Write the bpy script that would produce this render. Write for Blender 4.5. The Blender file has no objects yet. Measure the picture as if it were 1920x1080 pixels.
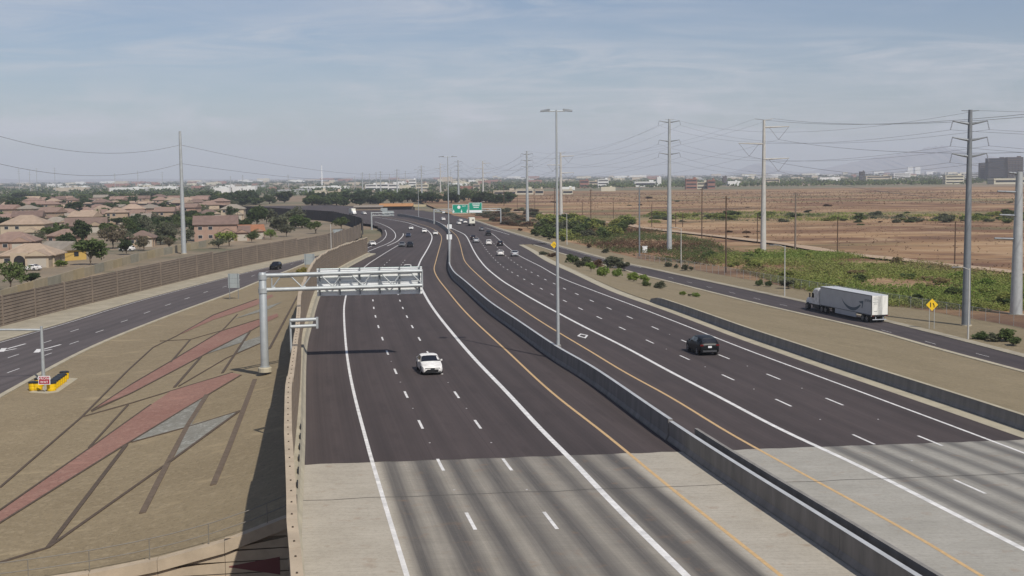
import bpy, bmesh, math, random
import numpy as np
from mathutils import Vector, Matrix
random.seed(7)
rng = np.random.default_rng(11)
S = bpy.context.scene
C = S.collection

# ------------------------------------------------------------------ camera, sky, sun, exposure
F, PITCH, ROLL, HC = 2385.0, .0884, -.0108, 16.15      # focal length in photo pixels, tilt, roll, height over the deck
cr, sr, cp, sp = math.cos(ROLL), math.sin(ROLL), math.cos(PITCH), math.sin(PITCH)
cam = bpy.data.cameras.new('camera')
cam.sensor_width = 36.0
cam.lens = 36.0 * F / 1920
cam.clip_start, cam.clip_end = .5, 60000
co = bpy.data.objects.new('camera', cam)
C.objects.link(co)
R_, U_, D_ = Vector((cr, sr * sp, sr * cp)), Vector((-sr, cr * sp, cr * cp)), Vector((0, cp, -sp))
M = Matrix.Identity(4)
for i in range(3):
    M[i][0], M[i][1], M[i][2] = R_[i], U_[i], -D_[i]
M[2][3] = HC
co.matrix_world = M
S.camera = co

SUN_EL, SUN_AZ = math.radians(47.2), math.radians(150.0)   # azimuth clockwise from the view direction (+Y)
sdir = Vector((math.cos(SUN_EL) * math.sin(SUN_AZ), math.cos(SUN_EL) * math.cos(SUN_AZ), math.sin(SUN_EL)))
sl = bpy.data.lights.new('sun', 'SUN')
sl.energy, sl.angle, sl.color = 3.9, math.radians(.53), (1, .95, .87)
so = bpy.data.objects.new('sun', sl)
so.rotation_euler = sdir.to_track_quat('Z', 'Y').to_euler()
so.location = (60, -100, 120)
C.objects.link(so)

W = bpy.data.worlds.new('World')
S.world = W
W.use_nodes = True
nt = W.node_tree
for n in list(nt.nodes):
    nt.nodes.remove(n)
def wn(t, **k):
    n = nt.nodes.new(t)
    for a, b in k.items():
        setattr(n, a, b)
    return n
wo = wn('ShaderNodeOutputWorld'); bg = wn('ShaderNodeBackground'); sky = wn('ShaderNodeTexSky')
sky.sky_type = 'NISHITA'; sky.sun_disc = False
sky.sun_elevation = SUN_EL; sky.sun_rotation = SUN_AZ
sky.altitude = 350; sky.air_density = 1.0; sky.dust_density = .8; sky.ozone_density = 1.0
bg.inputs[1].default_value = .066
# thin streaky cirrus and a few low cumulus, laid out on a cloud layer by direction
tc = wn('ShaderNodeTexCoord'); sep = wn('ShaderNodeSeparateXYZ')
nt.links.new(tc.outputs['Generated'], sep.inputs[0])
def wm(op, a, b=None, clamp=False):
    n = wn('ShaderNodeMath', operation=op, use_clamp=clamp)
    for i, v in enumerate((a, b)):
        if v is None: continue
        if isinstance(v, (int, float)): n.inputs[i].default_value = v
        else: nt.links.new(v, n.inputs[i])
    return n.outputs[0]
den = wm('ADD', wm('MAXIMUM', sep.outputs[2], 0.), .045)
cx, cy = wm('DIVIDE', sep.outputs[0], den), wm('DIVIDE', sep.outputs[1], den)
comb = wn('ShaderNodeCombineXYZ')
nt.links.new(cx, comb.inputs[0]); nt.links.new(cy, comb.inputs[1])
mp = wn('ShaderNodeMapping'); mp.inputs['Scale'].default_value = (.30, .42, 1); mp.inputs['Location'].default_value = (3.9, 4.3, 0); mp.inputs['Rotation'].default_value = (0, 0, .25)
nt.links.new(comb.outputs[0], mp.inputs[0])
def wnoise(vec, scale, detail, rough, dist=0):
    n = wn('ShaderNodeTexNoise')
    n.inputs['Scale'].default_value = scale; n.inputs['Detail'].default_value = detail
    n.inputs['Roughness'].default_value = rough; n.inputs['Distortion'].default_value = dist
    nt.links.new(vec, n.inputs['Vector'])
    return n.outputs[0]
def wramp(fac, a, b):
    r = wn('ShaderNodeMapRange'); r.inputs['From Min'].default_value = a; r.inputs['From Max'].default_value = b
    nt.links.new(fac, r.inputs['Value'])
    return r.outputs[0]
big = wramp(wnoise(mp.outputs[0], .8, 5, .55, .6), .38, .58)
fine = wramp(wnoise(mp.outputs[0], 2.6, 9, .66, 1.6), .38, .64)
cir = wm('MULTIPLY', wm('MULTIPLY', wm('MULTIPLY', big, fine), .62), wramp(sep.outputs[2], .01, .05))
# cumulus low over the horizon
mp2 = wn('ShaderNodeMapping'); mp2.inputs['Scale'].default_value = (9, 9, 22); mp2.inputs['Location'].default_value = (2.45, 0, .4)
nt.links.new(tc.outputs['Generated'], mp2.inputs[0])
cum = wramp(wnoise(mp2.outputs[0], 1.3, 9, .58), .47, .60)
band = wm('MULTIPLY', wramp(sep.outputs[2], .018, .034), wramp(sep.outputs[2], .085, .04))
cumm = wm('MULTIPLY', wm('MULTIPLY', cum, band), .6)
cl = wm('ADD', cir, cumm, True)
mix = wn('ShaderNodeMix', data_type='RGBA')
tint = wn('ShaderNodeMix', data_type='RGBA', blend_type='MULTIPLY'); tint.inputs['Factor'].default_value = 1     # dusty summer air: a little less green
nt.links.new(sky.outputs[0], tint.inputs['A']); tint.inputs['B'].default_value = (.93, .965, 1.10, 1)
nt.links.new(cl, mix.inputs['Factor']); nt.links.new(tint.outputs['Result'], mix.inputs['A'])
mix.inputs['B'].default_value = (8.6, 8.8, 9.4, 1)
nt.links.new(mix.outputs['Result'], bg.inputs[0])
nt.links.new(bg.outputs[0], wo.inputs[0])

S.view_settings.view_transform = 'Standard'
S.view_settings.look = 'None'
S.view_settings.exposure = .10
S.view_settings.gamma = 1
S.view_settings.use_curve_mapping = False
S.render.engine = 'CYCLES'
S.cycles.use_denoising = True
S.cycles.max_bounces = 6
S.cycles.transparent_max_bounces = 16
S.cycles.volume_bounces = 1

# ------------------------------------------------------------------ pixel of the photograph -> point in the place
def ray(px, py):
    x, y = (px - 960) / F, (540 - py) / F
    X, Y = x * cr - y * sr, x * sr + y * cr
    return X, cp + Y * sp, -sp + Y * cp
def atz(px, py, z):
    d = ray(px, py); k = (z - HC) / d[2]
    return Vector((d[0] * k, d[1] * k, z))
def aty(px, py, y):
    d = ray(px, py); k = y / d[1]
    return Vector((d[0] * k, y, HC + d[2] * k))
def onf(px, py, hf, it=60):                # hf(x, y): ground height
    p = atz(px, py, -3.)
    for _ in range(it):
        q = atz(px, py, hf(p.x, p.y)); p = p.lerp(q, .6)
    p.z = hf(p.x, p.y)
    return p
def horizon(px):
    lo, hi = 250., 420.
    for _ in range(40):
        m = (lo + hi) / 2
        if ray(px, m)[2] > 0: lo = m
        else: hi = m
    return lo
def crom(pts, n=6):
    out = []
    P = [pts[0]] + list(pts) + [pts[-1]]
    for i in range(1, len(P) - 2):
        p0, p1, p2, p3 = (np.array(P[k], float) for k in (i - 1, i, i + 1, i + 2))
        for k in range(n):
            t = k / n
            out.append(tuple(.5 * (2 * p1 + (p2 - p0) * t + (2 * p0 - 5 * p1 + 4 * p2 - p3) * t * t + (3 * p1 - p0 - 3 * p2 + p3) * t ** 3)))
    out.append(tuple(map(float, pts[-1])))
    return out
def itp(v, tab):
    return float(np.interp(v, [a for a, b in tab], [b for a, b in tab]))
def sstep(a, b, v):
    t = min(1, max(0, (v - a) / (b - a)))
    return t * t * (3 - 2 * t)

# ------------------------------------------------------------------ levels of the roads
def hr(y):                                  # freeway
    y = max(-20, min(y, 480)); t = (y - 80) / 100
    z = -.91 * t - .21 * t * t - .115 * t ** 3
    return z if z > -3.2 else -5.6 + 2.4 * math.exp(-(-3.2 - z) / 2.4)
def hl(y):                                  # exit ramp on the left
    a = -3.85 - .0045 * (y - 170)
    w = sstep(320, 400, y)
    return a * (1 - w) + hr(y) * w
def hq(y):                                  # on-ramp on the right
    w = sstep(280, 400, y)
    return -6.1 * (1 - w) + hr(y) * w
def gl(y):                                  # ground of the houses
    return itp(y, ((0, -4.6), (260, -4.6), (420, -5.2), (700, -5.8), (1200, -6.2)))
GR = -6.2                                   # desert ground

class Curve:                                # a line along the road: x as a function of the distance y
    def __init__(s, px, hf, extra=()):
        P = [onf(a, b, lambda x, y: hf(y)) for a, b in crom(px)]
        P = [(p.x, p.y) for p in P] + list(extra)
        P.sort(key=lambda p: p[1])
        Q = [P[0]]
        for p in P[1:]:
            if p[1] > Q[-1][1] + .05: Q.append(p)
        a = np.array(Q)
        s.y0, s.y1 = a[0, 1], a[-1, 1]
        ys = np.arange(s.y0, s.y1, 1.0)
        xs = np.interp(ys, a[:, 1], a[:, 0])
        k = 7
        xp = np.concatenate([2 * xs[0] - xs[k:0:-1], xs, 2 * xs[-1] - xs[-2:-k - 2:-1]])
        ker = np.hanning(2 * k + 3)[1:-1]; ker /= ker.sum()
        s.ys, s.xs = ys, np.convolve(xp, ker, 'valid')
        s.s0 = (s.xs[12] - s.xs[0]) / (s.ys[12] - s.ys[0])
        s.s1 = (s.xs[-1] - s.xs[-13]) / (s.ys[-1] - s.ys[-13])
    def __call__(s, y):
        if y < s.ys[0]: return s.xs[0] + s.s0 * (y - s.ys[0])
        if y > s.ys[-1]: return s.xs[-1] + s.s1 * (y - s.ys[-1])
        return float(np.interp(y, s.ys, s.xs))
    def tan(s, y):
        d = Vector((s(y + 1) - s(y - 1), 2, 0))
        return d.normalized()

# ------------------------------------------------------------------ materials
MATS = {}
def nodes_of(m):
    m.use_nodes = True
    t = m.node_tree
    return t, t.nodes['Principled BSDF']
def mat(name, col, rough=.7, var=0., scale=1., col2=None, metal=0., bump=0., bscale=None, coat=0., objrand=0., stretch=None, spec=None, emis=None, detail=5, coords='Object'):
    if name in MATS: return MATS[name]
    m = bpy.data.materials.new(name); MATS[name] = m
    t, b = nodes_of(m)
    b.inputs['Roughness'].default_value = rough; b.inputs['Metallic'].default_value = metal
    b.inputs['Base Color'].default_value = (*col, 1)
    if coat: b.inputs['Coat Weight'].default_value = coat; b.inputs['Coat Roughness'].default_value = .06
    if spec is not None: b.inputs['Specular IOR Level'].default_value = spec
    out = None
    if var or col2 or bump:
        tcn = t.nodes.new('ShaderNodeTexCoord'); vec = tcn.outputs[coords]
        if stretch:
            mpn = t.nodes.new('ShaderNodeMapping'); mpn.inputs['Scale'].default_value = stretch
            t.links.new(vec, mpn.inputs[0]); vec = mpn.outputs[0]
        nz = t.nodes.new('ShaderNodeTexNoise'); nz.inputs['Scale'].default_value = scale; nz.inputs['Detail'].default_value = detail; nz.inputs['Roughness'].default_value = .62
        t.links.new(vec, nz.inputs['Vector'])
        if var or col2:
            rp = t.nodes.new('ShaderNodeValToRGB')
            c1 = tuple(max(0, c * (1 - var)) for c in col)
            c2 = col2 or tuple(min(1, c * (1 + var)) for c in col)
            rp.color_ramp.elements[0].position, rp.color_ramp.elements[1].position = .32, .68
            rp.color_ramp.elements[0].color = (*(c1 if not col2 else col), 1); rp.color_ramp.elements[1].color = (*c2, 1)
            t.links.new(nz.outputs[0], rp.inputs[0]); out = rp.outputs[0]
        if bump:
            nb = t.nodes.new('ShaderNodeTexNoise'); nb.inputs['Scale'].default_value = bscale or scale * 6; nb.inputs['Detail'].default_value = 4
            t.links.new(tcn.outputs[coords], nb.inputs['Vector'])
            bp = t.nodes.new('ShaderNodeBump'); bp.inputs['Strength'].default_value = bump; bp.inputs['Distance'].default_value = .05
            t.links.new(nb.outputs[0], bp.inputs['Height']); t.links.new(bp.outputs[0], b.inputs['Normal'])
    if objrand:
        oi = t.nodes.new('ShaderNodeObjectInfo'); hs = t.nodes.new('ShaderNodeHueSaturation')
        mr = t.nodes.new('ShaderNodeMapRange'); mr.inputs['To Min'].default_value = 1 - objrand; mr.inputs['To Max'].default_value = 1 + objrand
        t.links.new(oi.outputs['Random'], mr.inputs['Value']); t.links.new(mr.outputs[0], hs.inputs['Value'])
        m2 = t.nodes.new('ShaderNodeMapRange'); m2.inputs['To Min'].default_value = .5 - objrand * .05; m2.inputs['To Max'].default_value = .5 + objrand * .05
        ml = t.nodes.new('ShaderNodeMath'); ml.operation = 'FRACT'
        mm = t.nodes.new('ShaderNodeMath'); mm.operation = 'MULTIPLY'; mm.inputs[1].default_value = 7.31
        t.links.new(oi.outputs['Random'], mm.inputs[0]); t.links.new(mm.outputs[0], ml.inputs[0]); t.links.new(ml.outputs[0], m2.inputs['Value']); t.links.new(m2.outputs[0], hs.inputs['Hue'])
        if out: t.links.new(out, hs.inputs['Color'])
        else: hs.inputs['Color'].default_value = (*col, 1)
        out = hs.outputs[0]
    if out: t.links.new(out, b.inputs['Base Color'])
    return m
class NT:                                   # small node writer for the special surfaces
    def __init__(s, name, rough=.85):
        s.m = bpy.data.materials.new(name); MATS[name] = s.m
        s.t, s.b = nodes_of(s.m); s.b.inputs['Roughness'].default_value = rough
        s.tc = s.t.nodes.new('ShaderNodeTexCoord'); s.obj = s.tc.outputs['Object']; s.uv = s.tc.outputs['UV']
    def put(s, sock, v):
        if isinstance(v, (int, float)): sock.default_value = v
        elif isinstance(v, tuple): sock.default_value = (*v, 1) if len(v) == 3 and sock.type == 'RGBA' else v
        else: s.t.links.new(v, sock)
    def map(s, vec, scale, loc=(0, 0, 0), rot=0):
        n = s.t.nodes.new('ShaderNodeMapping'); n.inputs['Scale'].default_value = scale; n.inputs['Location'].default_value = loc; n.inputs['Rotation'].default_value = (0, 0, rot)
        s.t.links.new(vec, n.inputs[0]); return n.outputs[0]
    def noise(s, vec, scale, detail=5, rough=.6, dist=0):
        n = s.t.nodes.new('ShaderNodeTexNoise'); n.inputs['Scale'].default_value = scale; n.inputs['Detail'].default_value = detail; n.inputs['Roughness'].default_value = rough; n.inputs['Distortion'].default_value = dist
        s.t.links.new(vec, n.inputs['Vector']); return n.outputs[0]
    def rng(s, v, a, b, c=0., d=1.):
        n = s.t.nodes.new('ShaderNodeMapRange'); n.inputs['From Min'].default_value = a; n.inputs['From Max'].default_value = b; n.inputs['To Min'].default_value = c; n.inputs['To Max'].default_value = d
        s.put(n.inputs['Value'], v); return n.outputs[0]
    def op(s, o, a, b=0.):
        n = s.t.nodes.new('ShaderNodeMath'); n.operation = o; s.put(n.inputs[0], a); s.put(n.inputs[1], b); return n.outputs[0]
    def mix(s, f, a, b):
        n = s.t.nodes.new('ShaderNodeMix'); n.data_type = 'RGBA'
        s.put(n.inputs['Factor'], f); s.put(n.inputs['A'], a); s.put(n.inputs['B'], b); return n.outputs['Result']
    def xyz(s, vec):
        n = s.t.nodes.new('ShaderNodeSeparateXYZ'); s.t.links.new(vec, n.inputs[0]); return n.outputs
    def done(s, col, bump=None, strength=.3, dist=.05):
        s.put(s.b.inputs['Base Color'], col)
        if bump is not None:
            n = s.t.nodes.new('ShaderNodeBump'); n.inputs['Strength'].default_value = strength; n.inputs['Distance'].default_value = dist
            s.t.links.new(bump, n.inputs['Height']); s.t.links.new(n.outputs[0], s.b.inputs['Normal'])
        return s.m

def make_asphalt(name, base, amt=.36, dark=None):
    n = NT(name, .92); u = n.xyz(n.uv)
    track = n.op('COSINE', n.op('MULTIPLY', n.op('SUBTRACT', u[0], .93), 2 * math.pi / 1.83))
    w = n.noise(n.map(n.uv, (1.2, .012, 1)), 1.5, 4, .6)
    streak = n.noise(n.map(n.uv, (2.4, .006, 1)), 2.2, 4, .75)
    fine = n.noise(n.obj, 6, 4, .8)
    patch = n.noise(n.map(n.uv, (.11, .012, 1)), 1.6, 3, .5)
    blot = n.noise(n.map(n.uv, (.5, .12, 1)), 1.1, 6, .7)
    f = n.op('ADD', n.op('MULTIPLY', track, n.op('MULTIPLY', w, .34)), n.op('MULTIPLY', n.op('SUBTRACT', streak, .5), 1.7))
    f = n.op('ADD', f, n.op('MULTIPLY', n.op('SUBTRACT', fine, .5), .8))
    f = n.op('ADD', f, n.op('MULTIPLY', n.op('SUBTRACT', patch, .5), 1.5))
    f = n.op('ADD', f, n.op('MULTIPLY', n.op('SUBTRACT', blot, .5), .8))
    c = n.mix(n.rng(f, -.65, .65), tuple(v * (1 + amt) for v in base), tuple(v * (1 - amt) for v in (dark or base)))
    # paving seams on the lane edges and drips of oil down the lane centres
    seam = n.op('ABSOLUTE', n.op('SUBTRACT', n.op('FRACT', n.op('DIVIDE', n.op('ADD', u[0], 36.6 + .16), 3.66)), .5))
    c = n.mix(n.op('MULTIPLY', n.rng(seam, .49, .497), n.rng(w, .42, .55, 0., .5)), c, tuple(v * .4 for v in base))
    oil = n.op('MULTIPLY', n.rng(n.op('COSINE', n.op('MULTIPLY', n.op('SUBTRACT', u[0], 1.83), 2 * math.pi / 3.66)), .8, 1.), n.rng(blot, .48, .62))
    c = n.mix(n.op('MULTIPLY', oil, .35), c, tuple(v * .5 for v in base))
    return n.done(c, fine, .2, .02)
ASPH = make_asphalt('asphalt', (.056, .042, .040))
ASPH2 = make_asphalt('asphalt_ramp', (.088, .073, .071))
ASPH3 = make_asphalt('asphalt_onramp', (.054, .042, .042))
def make_deck(name, base, alt, dark, lo, hi, broad, trk):
    n = NT(name, .85); u = n.xyz(n.uv)
    # tyre-blackened lanes: broad film plus wheel paths, between the edge lines only
    track = n.op('COSINE', n.op('MULTIPLY', n.op('SUBTRACT', u[0], .93), 2 * math.pi / 1.83))
    wob = n.noise(n.map(n.uv, (.55, .02, 1)), 1.3, 5, .65)
    lines = n.noise(n.map(n.uv, (4.5, .03, 1)), 1.6, 4, .7)
    lane = n.op('MULTIPLY', n.rng(u[0], lo, lo + .5), n.rng(u[0], hi + .6, hi))
    f = n.op('ADD', n.op('MULTIPLY', track, trk), n.op('MULTIPLY', n.op('SUBTRACT', wob, .5), 1.7))
    f = n.op('ADD', f, n.op('MULTIPLY', n.op('SUBTRACT', lines, .5), .9))
    f = n.op('MULTIPLY', n.rng(f, -.75 - broad, .75 - broad * .3), lane)
    tine = n.noise(n.map(n.uv, (.22, 7, 1)), 1.6, 3, .6)
    blot = n.noise(n.obj, .35, 6, .65); fine = n.noise(n.obj, 5, 5, .8)
    c = n.mix(n.rng(blot, .3, .7), base, alt)
    c = n.mix(n.op('MULTIPLY', n.rng(tine, .42, .7), .35), c, tuple(v * .55 for v in base))
    c = n.mix(n.op('MULTIPLY', f, .92), c, dark)
    c = n.mix(n.op('MULTIPLY', n.rng(fine, .46, .75), .4), c, tuple(v * .42 for v in base))
    c = n.mix(n.op('MULTIPLY', n.rng(n.noise(n.obj, .9, 4, .7), .58, .72), .4), c, (.24, .15, .09))
    return n.done(c, tine, .15, .02)
DECK = make_deck('deck_concrete', (.385, .345, .28), (.475, .43, .355), (.060, .055, .054), .15, 14.0, .62, .46)
DECK2 = make_deck('deck_concrete_grey', (.33, .31, .265), (.41, .385, .335), (.075, .071, .069), 3.8, 15.5, -.12, .5)
def make_gravel(name, base, alt, fleck):
    n = NT(name, .95)
    a = n.noise(n.obj, .12, 5, .6); b = n.noise(n.obj, 1.7, 4, .8); c2 = n.noise(n.obj, 3.6, 4, .85)
    c = n.mix(n.rng(a, .3, .7), base, alt)
    c = n.mix(n.op('MULTIPLY', n.rng(b, .5, .66), .6), c, fleck)
    c = n.mix(n.op('MULTIPLY', n.rng(c2, .5, .66), .45), c, tuple(v * .42 for v in base))
    sm = n.noise(n.map(n.obj, (.16, .5, 1), rot=.5), .9, 5, .6)
    c = n.mix(n.op('MULTIPLY', n.rng(sm, .60, .70), .45), c, tuple(min(1, v * 1.5) for v in alt))
    return n.done(c, c2, .5, .06)
GRAVEL = make_gravel('gravel_tan', (.215, .165, .095), (.258, .202, .12), (.34, .272, .172))
GRAVEL_R = make_gravel('gravel_roadside', (.190, .149, .083), (.232, .183, .108), (.31, .25, .155))
PINK = make_gravel('gravel_pink', (.235, .115, .086), (.28, .15, .112), (.36, .22, .17))
GREY = make_gravel('gravel_grey', (.185, .175, .145), (.235, .225, .19), (.42, .42, .38))
def make_desert():
    n = NT('desert_soil', .95)
    v = n.map(n.obj, (.45, 1.0, 1), rot=.10)
    a = n.noise(v, .009, 7, .62, .8); b = n.noise(v, .03, 7, .68, 1.0); s = n.noise(n.map(n.obj, (.4, 1.0, 1), rot=-.05), .07, 6, .72, .8); c3 = n.noise(n.obj, .22, 5, .75); g = n.noise(n.map(n.obj, (.22, 1, 1)), .012, 6, .65, .5)
    c = n.mix(n.rng(a, .43, .57), (.33, .20, .095), (.17, .082, .036))
    c = n.mix(n.op('MULTIPLY', n.rng(b, .50, .60), .8), c, (.41, .275, .155))
    c = n.mix(n.op('MULTIPLY', n.rng(b, .47, .38), .75), c, (.115, .052, .028))
    c = n.mix(n.op('MULTIPLY', n.rng(s, .55, .64), .7), c, (.085, .045, .026))
    c = n.mix(n.op('MULTIPLY', n.rng(g, .53, .60), .6), c, (.13, .135, .05))
    c = n.mix(n.op('MULTIPLY', n.rng(c3, .52, .72), .45), c, (.18, .095, .048))
    return n.done(c, c3, .4, .3)
DESERT = make_desert()
def make_fargound():
    n = NT('plain_soil', .95)
    v = n.map(n.obj, (.3, 1.0, 1))
    a = n.noise(v, .004, 6, .62, .5); b = n.noise(n.obj, .02, 6, .7)
    c = n.mix(n.rng(a, .42, .58), (.25, .17, .11), (.15, .14, .08))
    c = n.mix(n.op('MULTIPLY', n.rng(b, .5, .65), .6), c, (.10, .11, .06))
    return n.done(c)
PLAIN = make_fargound()
WHITEP = mat('paint_white', (.70, .68, .65), .6, .2, 1.6)
YELLOWP = mat('paint_yellow', (.57, .38, .18), .6, .12, 3.)
CONC = mat('concrete_pale', (.36, .315, .235), .85, .16, .8, bump=.15)
CONCG = mat('concrete_grey', (.225, .21, .192), .85, .2, 1.1, bump=.2, stretch=(1, 1, .2))
CONCT = mat('concrete_tan', (.43, .345, .245), .85, .14, .9, bump=.15)
CONCW = mat('concrete_gutter', (.40, .355, .26), .85, .14, .6)
SHOULDER = mat('concrete_strip', (.33, .29, .215), .9, .18, .4)
WALLB = mat('block_brown', (.215, .170, .130), .9, .16, .45, bump=.35, bscale=9)
WALLD = mat('block_joint', (.12, .092, .07), .95)
WALLK = mat('block_shaded', (.055, .05, .048), .95, .15, .5)  # noise wall past the bend: shade of its grazing-lit face put into the colour
WALLT = mat('yard_wall_tan', (.34, .285, .19), .9, .15, .4)
STEEL = mat('galvanised', (.42, .44, .44), .5, .1, 1.2, metal=.35)
STEELD = mat('weathered_steel', (.20, .215, .23), .6, .12, .8, metal=.3)
STEELL = mat('concrete_pole', (.44, .43, .40), .7, .1, .8)
SIGNB = mat('sign_back_dull', (.30, .33, .33), .6, .06, 1.5)
ALU = mat('sign_back', (.78, .79, .78), .5, .06, 1.5)
WOOD = mat('pole_wood', (.085, .052, .034), .9, .25, 1.4)
WIRE = mat('cable', (.22, .225, .24), .6)
CERAM = mat('insulator', (.26, .27, .30), .4)
RUBBER = mat('rubber', (.02, .02, .02), .8)
RIM = mat('wheel_rim', (.45, .45, .46), .35, metal=.7)
GLASS = mat('car_glass', (.012, .014, .02), .06, spec=.6)
BLACKT = mat('black_trim', (.015, .015, .016), .5)
LAMPW = mat('headlamp', (.20, .21, .23), .12)
LAMPR = mat('taillamp', (.13, .008, .008), .3)
PLATE = mat('plate', (.75, .75, .75), .5)
SIGNY = mat('sign_yellow', (.78, .50, .01), .5)
SIGNG = mat('sign_green', (.0, .27, .17), .5)
SIGNR = mat('sign_red', (.36, .01, .03), .5)
SIGNW = mat('sign_white', (.8, .8, .8), .5)
SIGNK = mat('sign_black', (.01, .01, .01), .6)
BARREL = mat('barrel_yellow', (.75, .47, .0), .5)
BARK = mat('bark', (.10, .075, .055), .95, .3, 3)
def foliage(name, col, col2, rand=.18):
    m = mat(name, col, .75, scale=.9, col2=col2, objrand=rand, spec=.25)
    t = m.node_tree; b = t.nodes['Principled BSDF']
    tr = t.nodes.new('ShaderNodeBsdfTranslucent'); mx = t.nodes.new('ShaderNodeMixShader'); mx.inputs[0].default_value = .32
    t.links.new(b.inputs['Base Color'].links[0].from_socket, tr.inputs[0])
    t.links.new(b.outputs[0], mx.inputs[1]); t.links.new(tr.outputs[0], mx.inputs[2])
    t.links.new(mx.outputs[0], t.nodes['Material Output'].inputs[0])
    return m
LEAF_G = foliage('leaf_green', (.075, .108, .032), (.13, .165, .058))
LEAF_D = foliage('leaf_dark', (.040, .062, .024), (.072, .10, .038))
LEAF_S = foliage('leaf_sage', (.105, .115, .065), (.16, .165, .105))
LEAF_T = foliage('leaf_tan', (.13, .105, .065), (.18, .15, .10))
LEAF_B = foliage('leaf_bright', (.15, .215, .04), (.23, .285, .07))
LEAF_W = foliage('weed_green', (.20, .235, .055), (.30, .31, .10))
LEAF_Y = foliage('weed_dry', (.24, .19, .09), (.32, .25, .13))
LEAF_R = foliage('scrub_brown', (.11, .062, .036), (.16, .10, .058))

# ------------------------------------------------------------------ mesh helpers
class MB:
    def __init__(s): s.v, s.f, s.m, s.uv = [], [], [], None
    def add(s, vs, fs, m=0):
        b = len(s.v); s.v += [tuple(v) for v in vs]
        for f in fs: s.f.append([i + b for i in f]); s.m.append(m)
        return s
    def box(s, c, d, rz=0., m=0, rx=0.):
        R = Matrix.Rotation(rz, 3, 'Z') @ Matrix.Rotation(rx, 3, 'X')
        vs = [Vector(c) + R @ Vector((x * d[0] / 2, y * d[1] / 2, z * d[2] / 2)) for z in (-1, 1) for y in (-1, 1) for x in (-1, 1)]
        return s.add(vs, [(0, 2, 3, 1), (4, 5, 7, 6), (0, 1, 5, 4), (2, 6, 7, 3), (0, 4, 6, 2), (1, 3, 7, 5)], m)
    def tube(s, a, b, r0, r1=None, n=10, m=0, cap=True):
        a, b = Vector(a), Vector(b); r1 = r0 if r1 is None else r1
        d = (b - a).normalized(); q = d.to_track_quat('Z', 'Y').to_matrix()
        vs = []
        for p, r in ((a, r0), (b, r1)):
            for i in range(n):
                t = 2 * math.pi * i / n
                vs.append(p + q @ Vector((r * math.cos(t), r * math.sin(t), 0)))
        fs = [(i, (i + 1) % n, n + (i + 1) % n, n + i) for i in range(n)]
        if cap: fs += [tuple(range(n - 1, -1, -1)), tuple(range(n, 2 * n))]
        return s.add(vs, fs, m)
    def path(s, P, r, n=6, m=0):
        P = [Vector(p) for p in P]; b = len(s.v); vs = []
        for i, p in enumerate(P):
            d = (P[min(i + 1, len(P) - 1)] - P[max(i - 1, 0)]).normalized()
            q = d.to_track_quat('Z', 'Y').to_matrix()
            rr = r[i] if isinstance(r, (list, tuple)) else r
            for k in range(n):
                t = 2 * math.pi * k / n
                vs.append(p + q @ Vector((rr * math.cos(t), rr * math.sin(t), 0)))
        fs = []
        for i in range(len(P) - 1):
            for k in range(n):
                fs.append((i * n + k, i * n + (k + 1) % n, (i + 1) * n + (k + 1) % n, (i + 1) * n + k))
        fs += [tuple(range(n - 1, -1, -1)), tuple(range((len(P) - 1) * n, len(P) * n))]
        return s.add(vs, fs, m)
    def sheet(s, rows, m=0):                # rows of points -> quads
        n = len(rows[0]); vs = [p for r in rows for p in r]
        fs = [(i * n + j, i * n + j + 1, (i + 1) * n + j + 1, (i + 1) * n + j) for i in range(len(rows) - 1) for j in range(n - 1)]
        return s.add(vs, fs, m)
    def loft(s, secs, m=0, cap=True, closed=True):
        n = len(secs[0]); vs = [p for r in secs for p in r]
        k = n if closed else n - 1
        fs = [(i * n + j, i * n + (j + 1) % n, (i + 1) * n + (j + 1) % n, (i + 1) * n + j) for i in range(len(secs) - 1) for j in range(k)]
        if cap: fs += [tuple(range(n - 1, -1, -1)), tuple(range((len(secs) - 1) * n, len(secs) * n))]
        return s.add(vs, fs, m)
    def lathe(s, prof, n=12, m=0, c=(0, 0, 0)):
        secs = [[(c[0] + r * math.cos(2 * math.pi * i / n), c[1] + r * math.sin(2 * math.pi * i / n), c[2] + z) for i in range(n)] for r, z in prof]
        return s.loft(secs, m)
    def prism(s, poly, z0, z1, m=0):        # poly of (x, y)
        return s.loft([[(x, y, z0) for x, y in poly], [(x, y, z1) for x, y in poly]], m)
    def mesh(s, name, mats, org=(0, 0, 0), smooth=False):
        me = bpy.data.meshes.new(name)
        o = Vector(org)
        me.from_pydata([Vector(v) - o for v in s.v], [], s.f)
        for q in (mats if isinstance(mats, (list, tuple)) else [mats]): me.materials.append(q)
        if any(s.m): me.polygons.foreach_set('material_index', s.m)
        if smooth:
            me.polygons.foreach_set('use_smooth', [True] * len(me.polygons))
            me.set_sharp_from_angle(angle=math.radians(38))
        me.update()
        return me
    def build(s, name, mats, parent=None, org=(0, 0, 0), smooth=False):
        o = bpy.data.objects.new(name, s.mesh(name, mats, org, smooth)); C.objects.link(o)
        if parent is not None: o.parent = parent
        else: o.location = org
        return o
def tag(o, label=None, cat=None, group=None, kind=None):
    if label: o['label'] = label
    if cat: o['category'] = cat
    if group: o['group'] = group
    if kind: o['kind'] = kind
    return o
def thing(name, loc, label, cat, group=None, rz=0.):
    o = bpy.data.objects.new(name, None); C.objects.link(o)
    o.location = loc; o.rotation_euler = (0, 0, rz); o.empty_display_size = .3
    return tag(o, label, cat, group)
def copy_tree(o, parent=None):
    c = o.copy(); C.objects.link(c); c.parent = parent
    for ch in o.children: copy_tree(ch, c)
    return c
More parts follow.
